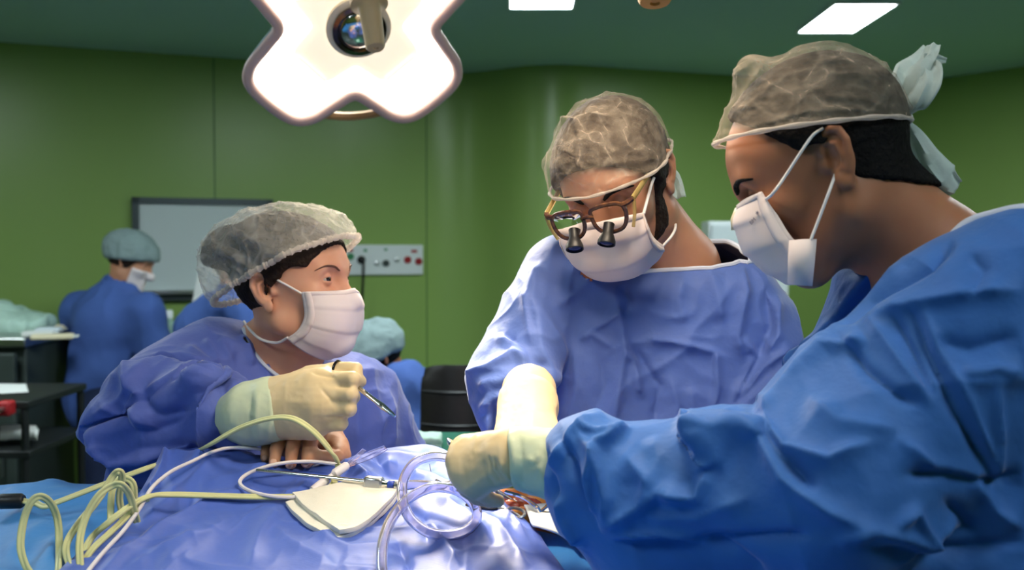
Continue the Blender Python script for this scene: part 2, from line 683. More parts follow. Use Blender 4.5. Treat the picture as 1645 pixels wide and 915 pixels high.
def mat(name, col, rough=0.6, metal=0.0, spec=0.5, sss=0.0, sssr=(0.01, 0.004, 0.002), coat=0.0, sheen=0.0, emit=None, estr=0.0,
        bump=None, vary=None, trans=0.0, alpha=1.0, ior=1.45, translucent=0.0):
    """bump: list of (kind, scale, strength, distance); vary: (scale, colour2, amount)"""
    m = bpy.data.materials.new(name)
    m.use_nodes = True
    nt = m.node_tree
    b = nt.nodes['Principled BSDF']
    out = nt.nodes['Material Output']
    L = nt.links
    I = b.inputs
    I['Base Color'].default_value = col
    I['Roughness'].default_value = rough
    I['Metallic'].default_value = metal
    I['Specular IOR Level'].default_value = spec
    I['IOR'].default_value = ior
    I['Transmission Weight'].default_value = trans
    I['Coat Weight'].default_value = coat
    I['Coat Roughness'].default_value = 0.1
    I['Sheen Weight'].default_value = sheen
    I['Sheen Roughness'].default_value = 0.4
    if sss:
        I['Subsurface Weight'].default_value = sss
        I['Subsurface Radius'].default_value = sssr
        I['Subsurface Scale'].default_value = 1.0
    if emit is not None:
        I['Emission Color'].default_value = emit
        I['Emission Strength'].default_value = estr
    tc = nt.nodes.new('ShaderNodeTexCoord')
    if vary:
        n = nt.nodes.new('ShaderNodeTexNoise')
        n.inputs['Scale'].default_value = vary[0]
        n.inputs['Detail'].default_value = 4
        L.new(tc.outputs['Object'], n.inputs['Vector'])
        mx = nt.nodes.new('ShaderNodeMix'); mx.data_type = 'RGBA'
        rp = nt.nodes.new('ShaderNodeMapRange')
        rp.inputs[1].default_value = 0.35; rp.inputs[2].default_value = 0.68
        rp.inputs[4].default_value = vary[2]
        L.new(n.outputs[0], rp.inputs[0])
        L.new(rp.outputs[0], mx.inputs[0])
        mx.inputs[6].default_value = col
        mx.inputs[7].default_value = vary[1]
        L.new(mx.outputs[2], I['Base Color'])
    prev = None
    for (kind, sc, st, di) in (bump or []):
        bp = nt.nodes.new('ShaderNodeBump')
        bp.inputs['Strength'].default_value = st
        bp.inputs['Distance'].default_value = di
        if kind == 'weave':
            v = []
            for ax in ('X', 'Y', 'Z'):
                w = nt.nodes.new('ShaderNodeTexWave')
                w.bands_direction = ax
                w.inputs['Scale'].default_value = sc
                w.inputs['Distortion'].default_value = 0.4
                L.new(tc.outputs['Object'], w.inputs['Vector'])
                v.append(w)
            a1 = nt.nodes.new('ShaderNodeMath'); a1.operation = 'MULTIPLY'
            L.new(v[0].outputs['Fac'], a1.inputs[0]); L.new(v[2].outputs['Fac'], a1.inputs[1])
            h = a1.outputs[0]
        elif kind == 'crumple':
            w = nt.nodes.new('ShaderNodeTexVoronoi')
            w.feature = 'F1'; w.distance = 'CHEBYCHEV'
            w.inputs['Scale'].default_value = sc
            nz = nt.nodes.new('ShaderNodeTexNoise'); nz.inputs['Scale'].default_value = sc * 0.7
            mxv = nt.nodes.new('ShaderNodeMix'); mxv.data_type = 'VECTOR'; mxv.inputs[0].default_value = 0.25
            L.new(tc.outputs['Object'], nz.inputs['Vector'])
            L.new(tc.outputs['Object'], mxv.inputs[4]); L.new(nz.outputs['Color'], mxv.inputs[5])
            L.new(mxv.outputs[1], w.inputs['Vector'])
            h = w.outputs['Distance']
        else:
            w = nt.nodes.new('ShaderNodeTexNoise')
            w.inputs['Scale'].default_value = sc
            w.inputs['Detail'].default_value = 5
            L.new(tc.outputs['Object'], w.inputs['Vector'])
            h = w.outputs[0]
        L.new(h, bp.inputs['Height'])
        if prev is not None: L.new(prev.outputs[0], bp.inputs['Normal'])
        prev = bp
    if prev is not None: L.new(prev.outputs[0], I['Normal'])
    sh = b.outputs[0]
    if translucent:
        tr = nt.nodes.new('ShaderNodeBsdfTranslucent'); tr.inputs[0].default_value = col
        mx = nt.nodes.new('ShaderNodeMixShader'); mx.inputs[0].default_value = translucent
        L.new(sh, mx.inputs[1]); L.new(tr.outputs[0], mx.inputs[2]); sh = mx.outputs[0]
    if alpha < 1.0:
        tr = nt.nodes.new('ShaderNodeBsdfTransparent')
        mx = nt.nodes.new('ShaderNodeMixShader')
        def mth(op, a, b=None):
            k = nt.nodes.new('ShaderNodeMath'); k.operation = op
            for i_, v_ in enumerate((a, b)):
                if v_ is None: continue
                if isinstance(v_, (int, float)): k.inputs[i_].default_value = v_
                else: L.new(v_, k.inputs[i_])
            return k.outputs[0]
        # folds and wrinkles of the sheer cloth lie double and so let less through
        tot = alpha
        for sc_, pw_, am_, dst in ((15, 10, 0.17, 1.2), (34, 7, 0.09, 0.8), (6, 1.2, 0.05, 0.5)):
            n = nt.nodes.new('ShaderNodeTexNoise'); n.inputs['Scale'].default_value = sc_; n.inputs['Detail'].default_value = 1.0; n.inputs['Distortion'].default_value = dst
            L.new(tc.outputs['Object'], n.inputs['Vector'])
            ln = mth('POWER', mth('SUBTRACT', 1.0, mth('ABSOLUTE', mth('MULTIPLY', mth('SUBTRACT', n.outputs[0], 0.5), 2.6))), pw_)
            tot = mth('ADD', tot, mth('MULTIPLY', ln, am_))
        L.new(mth('MINIMUM', tot, 0.95), mx.inputs[0])
        L.new(tr.outputs[0], mx.inputs[1]); L.new(sh, mx.inputs[2]); sh = mx.outputs[0]
    L.new(sh, out.inputs['Surface'])
    return m


M = {}
M['wall'] = mat('green_wall_panel', lin(140, 168, 92), 0.30, spec=0.45, vary=(1.3, lin(132, 162, 84), 0.6), bump=[('noise', 6, 0.05, 0.01)])
M['ceiling'] = mat('ceiling_paint', lin(176, 208, 200), 0.85, spec=0.2)
M['floor'] = mat('vinyl_floor', lin(70, 84, 84), 0.4, vary=(12, lin(60, 74, 76), 0.7))
M['seam'] = mat('panel_seam', lin(62, 98, 44), 0.6)
M['panel_light'] = mat('light_diffuser', (0.9, 1, 1, 1), 0.5, emit=PANEL_COL + (1,), estr=PANEL_W)
M['white_metal'] = mat('white_enamel', lin(220, 225, 225), 0.4)
M['steel'] = mat('brushed_steel', lin(190, 192, 190), 0.28, metal=1.0)
M['chrome'] = mat('polished_steel', lin(225, 222, 215), 0.12, metal=1.0)
M['dark_steel'] = mat('dark_chrome', lin(90, 75, 60), 0.15, metal=1.0)
M['lens'] = mat('lit_lens', (1, 0.97, 0.9, 1), 0.3, emit=(1.0, 0.93, 0.82, 1), estr=6.0)
M['lens_hot'] = mat('lit_lens_module', (1, 0.97, 0.9, 1), 0.3, emit=(1.0, 0.90, 0.86, 1), estr=0.95)
M['lamp_rim'] = mat('lamp_bumper', lin(230, 192, 182), 0.5)
M['lamp_body'] = mat('lamp_housing', lin(150, 175, 180), 0.35)
M['lamp_handle'] = mat('lamp_handle_cover', lin(214, 184, 140), 0.45)
M['orange_handle'] = mat('orange_handle_cover', lin(226, 160, 80), 0.5)
M['reflector'] = mat('lamp_hub_disc', lin(240, 226, 200), 0.35)
M['inner_lens'] = mat('lit_inner_lens', lin(240, 226, 200), 0.35, emit=(1.0, 0.86, 0.66, 1), estr=0.9)
M['brass'] = mat('lamp_ring_bar', lin(190, 140, 90), 0.4, metal=0.2)
M['board'] = mat('whiteboard_surface', lin(205, 214, 216), 0.25)
M['board_frame'] = mat('whiteboard_frame', lin(70, 78, 80), 0.35, metal=0.5)
M['black'] = mat('black_plastic', lin(22, 22, 24), 0.45)
M['leather'] = mat('dark_leather', lin(18, 12, 12), 0.42, bump=[('noise', 60, 0.3, 0.002)])
M['red'] = mat('red_plastic', lin(160, 30, 34), 0.5)
M['green_plastic'] = mat('green_plastic', lin(60, 140, 90), 0.5)
M['paper'] = mat('white_paper', lin(228, 230, 226), 0.8)
M['bottle'] = mat('cloudy_bottle', lin(170, 205, 190), 0.35, trans=0.3)
M['green_cloth'] = mat('pale_green_cloth', lin(185, 215, 200), 0.9, bump=[('noise', 50, 0.4, 0.003)])
M['deep_green'] = mat('deep_green_cloth', lin(20, 96, 74), 0.9)
M['counter_dark'] = mat('cabinet_side', lin(58, 68, 64), 0.5)
FABRIC = [('noise', 7, 0.35, 0.02), ('noise', 28, 0.25, 0.006), ('weave', 420, 0.07, 0.0006)]
M['gown'] = mat('blue_gown_fabric', lin(84, 110, 180), 0.62, spec=0.35, sheen=0.25, bump=FABRIC, vary=(5, lin(90, 112, 180), 0.5))
M['gown_violet'] = mat('violet_blue_gown_fabric', lin(80, 98, 174), 0.62, spec=0.35, sheen=0.25, bump=FABRIC, vary=(5, lin(86, 100, 174), 0.5))
M['gown_near'] = mat('bright_blue_gown_fabric', lin(54, 108, 184), 0.62, spec=0.35, sheen=0.25, bump=FABRIC, vary=(5, lin(60, 110, 184), 0.5))
M['scrub'] = mat('blue_scrub_fabric', lin(64, 92, 158), 0.85, bump=[('noise', 9, 0.4, 0.02)])
M['navy'] = mat('navy_trousers', lin(34, 46, 80), 0.85, bump=[('noise', 9, 0.4, 0.02)])
M['drape_teal'] = mat('bright_blue_drape', lin(52, 130, 202), 0.6, sheen=0.2, bump=[('noise', 6, 0.3, 0.02), ('noise', 25, 0.2, 0.006)])
M['drape'] = mat('violet_blue_drape', lin(74, 102, 190), 0.5, spec=0.5, sheen=0.15, bump=[('noise', 9, 0.3, 0.015), ('weave', 330, 0.10, 0.0006)])
M['trim'] = mat('gown_neck_binding', lin(205, 210, 225), 0.8)
M['mask'] = mat('mask_nonwoven', lin(238, 224, 222), 0.85, spec=0.2, bump=[('noise', 30, 0.15, 0.004), ('noise', 900, 0.1, 0.0004)], translucent=0.12)
M['deep_cuff'] = mat('knit_sleeve_cuff', lin(120, 160, 178), 0.85, bump=[('noise', 120, 0.4, 0.002)])
M['dark_ring'] = mat('black_ring_handle', lin(30, 28, 34), 0.2, metal=0.6)
M['dark_shelf'] = mat('dark_steel_shelf', lin(24, 28, 28), 0.5, metal=0.0)
M['print'] = mat('grey_print', lin(110, 100, 110), 0.8)
M['loop'] = mat('mask_ear_loop', lin(232, 228, 226), 0.8)
M['cap_sheer'] = mat('sheer_cap_fabric', lin(222, 206, 186), 0.8, spec=0.2, bump=[('noise', 22, 0.5, 0.006), ('crumple', 26, 0.4, 0.006)], alpha=0.10, translucent=0.25)
M['cap_bouffant'] = mat('bouffant_cap_fabric', lin(226, 222, 214), 0.8, spec=0.25, bump=[('noise', 26, 0.5, 0.006), ('crumple', 22, 0.5, 0.008)], alpha=0.25, translucent=0.3)
M['cap_edge'] = mat('cap_edge_fabric', lin(216, 206, 196), 0.8, bump=[('noise', 60, 0.5, 0.004)], alpha=0.6, translucent=0.3)
M['cap_far'] = mat('grey_green_cap_fabric', lin(128, 146, 146), 0.85, bump=[('noise', 30, 0.6, 0.01)])
M['tie'] = mat('cap_tie_fabric', lin(205, 218, 214), 0.8, bump=[('noise', 70, 0.5, 0.003)], alpha=0.8, translucent=0.3)
SK = (0.006, 0.0025, 0.0012)
M['skin_fair'] = mat('fair_skin', lin(214, 160, 132), 0.48, spec=0.4, sss=0.25, sssr=SK, vary=(22, lin(204, 138, 112), 0.5), bump=[('noise', 300, 0.08, 0.0006)])
M['skin_olive'] = mat('olive_skin', lin(196, 142, 112), 0.48, spec=0.4, sss=0.25, sssr=SK, vary=(22, lin(182, 122, 94), 0.5), bump=[('noise', 300, 0.08, 0.0006)])
M['skin_tan'] = mat('tan_skin', lin(178, 120, 88), 0.48, spec=0.4, sss=0.25, sssr=SK, vary=(22, lin(168, 106, 78), 0.5), bump=[('noise', 300, 0.08, 0.0006)])
M['skin_hand'] = mat('hand_skin', lin(200, 150, 116), 0.5, spec=0.4, sss=0.2, sssr=SK, vary=(40, lin(186, 126, 96), 0.6), bump=[('noise', 160, 0.25, 0.001)])
M['nail'] = mat('finger_nail', lin(214, 170, 146), 0.3)
M['hair'] = mat('dark_brown_hair', lin(40, 28, 22), 0.7, spec=0.2, bump=[('noise', 180, 0.9, 0.004)])
M['brow'] = mat('light_brown_brow', lin(92, 58, 44), 0.7)
M['hair_black'] = mat('black_hair', lin(20, 18, 18), 0.75, spec=0.15, bump=[('noise', 180, 0.9, 0.004)])
M['eye'] = mat('eye_white', lin(176, 164, 156), 0.2)
M['iris'] = mat('brown_iris', lin(30, 20, 14), 0.1)
M['glove'] = mat('latex_glove', lin(214, 192, 150), 0.42, spec=0.4, sss=0.15, sssr=(0.004, 0.003, 0.0015), bump=[('noise', 40, 0.2, 0.002), ('noise', 9, 0.2, 0.01)])
M['glove_cuff'] = mat('glove_cuff_latex', lin(196, 206, 176), 0.5, spec=0.35, sss=0.1, sssr=(0.004, 0.003, 0.0015), bump=[('noise', 40, 0.25, 0.002)])
M['tortoise'] = mat('tortoiseshell_frame', lin(58, 36, 36), 0.25, vary=(120, lin(120, 80, 50), 0.7))
M['clear_plastic'] = mat('clear_acetate', lin(222, 196, 130), 0.15, trans=0.6)
M['glass'] = mat('spectacle_glass', (1, 1, 1, 1), 0.02, trans=1.0, ior=1.12)
M['loupe_lens'] = mat('loupe_lens', lin(40, 44, 90), 0.05, spec=0.8)
M['cord'] = mat('pale_green_cord', lin(206, 206, 150), 0.5)
M['white_cord'] = mat('white_cord', lin(226, 220, 222), 0.4)
M['gauze'] = mat('gauze', lin(238, 234, 220), 0.95, spec=0.1, bump=[('weave', 500, 0.5, 0.0008), ('noise', 60, 0.3, 0.003)])
M['cleartube'] = mat('clear_tubing', (0.93, 0.90, 1, 1), 0.08, trans=0.92, ior=1.13)
M['blue_plastic'] = mat('blue_plastic', lin(40, 70, 170), 0.4)
M['cream'] = mat('cream_plastic', lin(226, 214, 180), 0.4)
M['iodine'] = mat('iodine_stained_skin', lin(244, 168, 84), 0.3, spec=0.6, sss=0.2, sssr=SK, vary=(40, lin(222, 110, 50), 0.7), bump=[('noise', 60, 0.5, 0.004)])
M['wound'] = mat('wound_tissue', lin(150, 40, 30), 0.25, spec=0.7, vary=(60, lin(200, 110, 60), 0.6), bump=[('noise', 90, 0.6, 0.004)])
M['white_drape'] = mat('white_drape', lin(225, 235, 240), 0.8, bump=[('noise', 40, 0.3, 0.004)])

# ------------------------------------------------------------------ the room
WA, WB = np.array([-2.62, 5.09]), np.array([-0.29, 6.04])
ABd = (WB - WA) / np.linalg.norm(WB - WA)
W0 = WA - ABd * 2.15
WC, WD, WE = np.array([0.17, 5.66]), np.array([2.43, 6.46]), np.array([4.2, 4.07])


def wallpt(px, py, off=0.0):
    """the point of the left stretch of the back wall seen at this place, off metres in front of it"""
    n = np.array([ABd[1], -ABd[0]])
    d = ray(px, py)
    t = ((WA + n * off) @ n) / (d[:2] @ n)
    return _c + d * t


def struct(o):
    o['kind'] = 'structure'
    return o


def rounded(path, r, n=8):
    out = [path[0]]
    for a, b, c in zip(path[:-2], path[1:-1], path[2:]):
        u = (a - b) / np.linalg.norm(a - b); v = (c - b) / np.linalg.norm(c - b)
        p, q = b + u * r, b + v * r
        for t in np.linspace(0, 1, n):
            out.append((1 - t) ** 2 * p + 2 * t * (1 - t) * b + t * t * q)
    return out + [path[-1]]


wpath = rounded([W0, WB, WC, WD, WE], 0.26)
mb = MB()
mb.grid(np.array([[(x, y, z) for (x, y) in wpath] for z in np.linspace(0, CEIL, 5)]))
struct(mb.build('wall_back', M['wall'], sharp=60))
X0, X1, Y0 = W0[0], WE[0], -2.6


def quad(name, pts, m):
    b = MB(); b.add(pts, [(0, 1, 2, 3)])
    return struct(b.build(name, m, smooth=False))


quad('wall_left', [(X0, W0[1], 0), (X0, Y0, 0), (X0, Y0, CEIL), (X0, W0[1], CEIL)], M['wall'])
quad('wall_right', [(X1, WE[1], 0), (X1, Y0, 0), (X1, Y0, CEIL), (X1, WE[1], CEIL)], M['wall'])
quad('wall_front', [(X0, Y0, 0), (X1, Y0, 0), (X1, Y0, CEIL), (X0, Y0, CEIL)], M['wall'])
quad('floor', [(X0 - .1, Y0 - .1, 0), (X1 + .1, Y0 - .1, 0), (X1 + .1, 6.7, 0), (X0 - .1, 6.7, 0)], M['floor'])
quad('ceiling', [(X0 - .1, Y0 - .1, CEIL), (X1 + .1, Y0 - .1, CEIL), (X1 + .1, 6.7, CEIL), (X0 - .1, 6.7, CEIL)], M['ceiling'])
# panel joints of the wall
def joint(i, x, y, ang):
    b = MB(); b.box((x, y, CEIL / 2), (0.006, 0.004, CEIL - 0.01), ang)
    struct(b.build('trim_%d' % i, M['seam'], smooth=False))
for i, px in enumerate((345, 685), 1):
    q = wallpt(px, 300)
    joint(i, q[0], q[1], math.atan2(ABd[1], ABd[0]))
# ceiling panels
for i, (x, y, sx, sy) in enumerate(PANELS):
    lab = ['white square ceiling light at the top edge of the picture, right of the flower-shaped lamp',
           'bright white ceiling light above the head of the right-hand surgeon'][i] if i < 2 else 'added white ceiling light panel out of view, lighting the room'
    e = empty('ceiling_light', (x, y, CEIL), lab, 'ceiling light', None if i < 2 else 'added ceiling lights out of the picture')
    b = MB()
    t = 0.012
    for (cx, cy, ax, ay) in ((x - sx / 2 - t / 2, y, t, sy + 2 * t), (x + sx / 2 + t / 2, y, t, sy + 2 * t), (x, y - sy / 2 - t / 2, sx, t), (x, y + sy / 2 + t / 2, sx, t)):
        b.box((cx, cy, CEIL - 0.006), (ax, ay, 0.012))
    b.build('frame', M['white_metal'], e, smooth=False)
    b = MB(); b.box((x, y, CEIL - 0.004), (sx, sy, 0.008))
    b.build('diffuser', M['panel_light'], e, smooth=False)

# ------------------------------------------------------------------ the surgical lamps
def surgical_lamp(loc, target, roll, rad, label, handle, hmat, arm=True):
    loc = np.array(loc)
    n = np.array(target) - loc; n /= np.linalg.norm(n)
    x = np.cross(n, [0, 0, 1]); x /= np.linalg.norm(x)       # lamp's own plane
    y = np.cross(x, n)
    c, s = math.cos(roll), math.sin(roll)
    x, y = x * c + y * s, -x * s + y * c
    e = empty('surgical_lamp', loc, label, 'surgical lamp')
    mp = lambda v: loc + np.asarray(v)[:, :1] * x + np.asarray(v)[:, 1:2] * y + np.asarray(v)[:, 2:3] * n
    pts = []
    for k in range(4):
        a0 = math.radians(45 + 90 * k)
        for (da, r) in ((-45, 0.180), (-33, 0.210), (-23, 0.262), (-14, 0.286), (0, 0.286), (14, 0.286), (23, 0.262), (33, 0.210)):
            pts.append((r * rad * math.cos(a0 + math.radians(da)), r * rad * math.sin(a0 + math.radians(da)), 0))
    q = spline(pts, 6, True)
    rim = MB(); rim.tube(mp(q), 0.0135 * rad, 10, close=True)
    rim.build('bumper_rim', M['lamp_rim'], e)
    # glowing front plate, slightly dished
    b = MB()
    rings = []
    for f_, z in ((0.98, 0.0), (0.8, -0.004), (0.58, -0.007)):
        rings.append(mp(q * [f_, f_, 1] + [0, 0, z]))
    G = np.array(rings)
    b.grid(np.concatenate([G, G[:, :1]], 1))
    b.build('lens_plate', M['lens'], e)
    b = MB()
    G = np.array([mp(q * [f_, f_, 1] + [0, 0, z]) for f_, z in ((0.585, -0.007), (0.5, -0.002), (0.38, 0.0), (0.24, -0.006))])
    b.grid(np.concatenate([G, G[:, :1]], 1))
    b.build('inner_plate', M['inner_lens'], e)
    # housing behind
    b = MB()
    rings = []
    for f_, z in ((1.0, -0.004), (1.02, -0.03), (0.92, -0.07), (0.6, -0.10), (0.2, -0.115), (0.01, -0.117)):
        rings.append(mp(q * [f_, f_, 1] + [0, 0, z * rad]))
    G = np.array(rings)
    b.grid(np.concatenate([G, G[:, :1]], 1))
    b.build('housing', M['lamp_body'], e)
    for k in range(4):          # square light modules in the petals
        a = math.radians(45 + 90 * k)
        R = np.stack([-math.sin(a) * x + math.cos(a) * y, math.cos(a) * x + math.sin(a) * y, n], 1)
        cc = loc + (math.cos(a) * x + math.sin(a) * y) * 0.185 * rad + n * -0.002
        b = MB(); b.box(cc, (0.085 * rad, 0.075 * rad, 0.012), R=R)
        b.build('light_module', M['lens_hot'], e, bevel=0.003)
        b = MB()
        ww, hh_ = 0.085 * rad, 0.075 * rad
        for (ox, oy, sx, sy) in ((-ww / 2, 0, 0.003, hh_), (ww / 2, 0, 0.003, hh_), (0, -hh_ / 2, ww, 0.003), (0, hh_ / 2, ww, 0.003)):
            b.box(cc + R[:, 0] * ox + R[:, 1] * oy + n * 0.005, (sx, sy, 0.004), R=R)
        b.build('module_edge', M['inner_lens'], e, smooth=False)
    b = MB(); b.lathe([(0.075 * rad, -0.012), (0.075 * rad, 0.004), (0.062 * rad, 0.008)], loc, n, 40); b.build('hub_disc', M['reflector'], e)
    b = MB(); b.lathe([(0.060 * rad, 0.004), (0.062 * rad, 0.016), (0.052 * rad, 0.018), (0.046 * rad, 0.012)], loc, n, 40); b.build('hub_ring', M['dark_steel'], e)
    b = MB(); b.lathe([(0.046 * rad, 0.012), (0.040 * rad, 0.020), (0.02 * rad, 0.026), (0.002, 0.027)], loc, n, 32); b.build('hub_mirror', M['chrome'], e)
    hb = np.array(handle[0]); ha = np.array(handle[1]) - hb; hl = np.linalg.norm(ha)
    h = MB(); h.lathe([(0.038, -0.012), (0.038, 0.012), (0.026, 0.016), (0.0225, 0.02), (0.0195, hl), (0.017, hl + 0.004), (0.006, hl + 0.005), (0.005, hl + 0.002)], hb, ha, 28)
    h.build('handle', M[hmat], e)
    b = MB(); b.tube(spline([hb - ha / hl * 0.01, hb - ha / hl * 0.03 - n * 0.01, hb - n * 0.06, loc + (hb - loc) * 0.55 - n * 0.005], 6), 0.012, 10); b.build('handle_bracket', M['reflector'], e)
    # curved grab bar behind the notches
    low = -math.pi / 2 if y[2] > 0 else math.pi / 2
    th = np.linspace(low - 0.52, low + 0.52, 24)
    b = MB(); b.tube(mp(np.stack([0.272 * rad * np.cos(th), 0.272 * rad * np.sin(th), 0 * th - 0.045], -1)), 0.011 * rad, 8)
    b.build('grab_bar', M['brass'], e)
    if arm:
        bk = loc - n * 0.11 * rad
        pts = [bk, bk - n * 0.10, bk - n * 0.14 + np.array([0, 0, 0.10]), np.array([bk[0] - n[0] * .14, bk[1] - n[1] * .14, CEIL - 0.01])]
        b = MB(); b.tube(spline(pts, 8), 0.028, 12); b.build('suspension_arm', M['white_metal'], e)
    return e


surgical_lamp(LAMP_A['loc'], FIELD, math.radians(-5), 0.955, 'glowing four-petal flower-shaped surgical lamp over the nurse', (P(592, 0, 2.02), P(603, 74, 1.98)), 'lamp_handle')
surgical_lamp(LAMP_B['loc'], BEAM, math.radians(20), 1.0, 'surgical lamp above the frame with only its orange handle showing', (P(1047, -120, 1.17), P(1052, -1, 1.15)), 'orange_handle')

# ------------------------------------------------------------------ wall fittings
def onwall(pxs, off=0.0):
    return [wallpt(x, y, off) for x, y in pxs]


wn = np.array([ABd[1], -ABd[0], 0.0])
wx = np.array([ABd[0], ABd[1], 0.0])
e = empty('whiteboard', wallpt(320, 400), 'dark framed white board on the green wall behind the stooping nurse', 'whiteboard')
a = wallpt(217, 322); z0 = wallpt(217, 478)[2]; z1 = a[2]
wid = np.linalg.norm(wallpt(432, 330)[:2] - a[:2])
cc = a + wx * wid / 2; cc[2] = (z0 + z1) / 2
RW = np.stack([wx, wn, np.array([0, 0, 1.0])], 1)
b = MB(); b.box(cc + wn * 0.015, (wid, 0.02, z1 - z0), R=RW); b.build('board_panel', M['board'], e, smooth=False)
b = MB(); t = 0.035
for (ox, oz, sx, sz) in ((-wid / 2, 0, t, z1 - z0 + t), (wid / 2, 0, t, z1 - z0 + t), (0, (z1 - z0) / 2, wid + t, t), (0, -(z1 - z0) / 2, wid + t, t)):
    b.box(cc + wx * ox + np.array([0, 0, oz]) + wn * 0.02, (sx, 0.04, sz), R=RW)
b.build('frame', M['board_frame'], e, smooth=False)
b = MB(); b.box(cc + np.array([0, 0, -(z1 - z0) / 2 + 0.03]) + wn * 0.05, (wid * 0.9, 0.06, 0.02), R=RW); b.build('pen_ledge', M['steel'], e, smooth=False)

e = empty('socket_panel', wallpt(616, 417), 'white wall panel of power sockets right of the nurse face', 'socket panel')
a, b2 = wallpt(548, 416), wallpt(678, 416)
wid = np.linalg.norm(b2 - a); cc = (a + b2) / 2
z1, z0 = wallpt(616, 393)[2], wallpt(616, 441)[2]; cc[2] = (z0 + z1) / 2
b = MB(); b.box(cc + wn * 0.012, (wid, 0.024, z1 - z0), R=RW); b.build('face_plate', M['white_metal'], e, bevel=0.004)
for (u, v, r, m, nm) in ((-.40, .02, .020, 'green_plastic', 'green_socket'), (-.27, .0, .024, 'black', 'socket'), (-.08, -.02, .014, 'steel', 'socket'), (.03, -.02, .020, 'counter_dark', 'socket'),
                  (.17, 0.0, .014, 'steel', 'socket'), (.30, .0, .021, 'red', 'red_socket'), (.44, -.01, .021, 'red', 'red_socket')):
    c1 = cc + wx * u * wid + np.array([0, 0, v]) + wn * 0.024
    b = MB(); b.lathe([(r, 0), (r, 0.010), (r * 0.6, 0.012), (r * 0.55, 0.004)], c1, wn, 20); b.build(nm, M[m], e)
for (u, v, sx, sz, m) in ((-.42, .055, .05, .016, 'red'), (-.22, .055, .02, .016, 'green_plastic'), (.03, .06, .02, .012, 'green_plastic'), (.385, .05, .035, .016, 'red')):
    b = MB(); b.box(cc + wx * u * wid + np.array([0, 0, v]) + wn * 0.025, (sx, 0.004, sz), R=RW); b.build('printed_mark', M[m], e, smooth=False)
plug = cc + wx * (-.27) * wid + wn * 0.05
b = MB()
b.tube(spline([plug - wn * 0.02, plug + wn * 0.02, plug + wn * 0.03 + np.array([0, 0, -0.06]), plug + wn * 0.012 + np.array([-.01, 0, -0.35]), plug + wn * 0.02 + np.array([-.03, 0, -0.75]), plug + wn * 0.06 + np.array([-.03, 0, -1.2])], 8), 0.008, 8)
tag(b.build('power_cable', M['black']), 'black power cable hanging down the green wall from the socket panel', 'cable')

# pale cabinet far behind the two surgeons
e = empty('wall_cabinet', (0, 0, 0), 'pale grey cabinet door far behind, between the two surgeons', 'cabinet')
b = MB(); q0 = P(1200, 420, 5.2); b.box(q0 + np.array([0, .06, 0]), (0.42, 0.2, 0.42)); b.build('body', M['white_metal'], e, bevel=0.006)
b = MB(); b.box(q0 + np.array([-.0, -.05, 0]), (0.39, 0.02, 0.38)); d = b.build('door', M['board'], e, bevel=0.004)
b = MB(); b.box(q0 + np.array([-.16, -.067, 0]), (0.012, 0.018, 0.09)); b.build('handle', M['steel'], d, bevel=0.003)


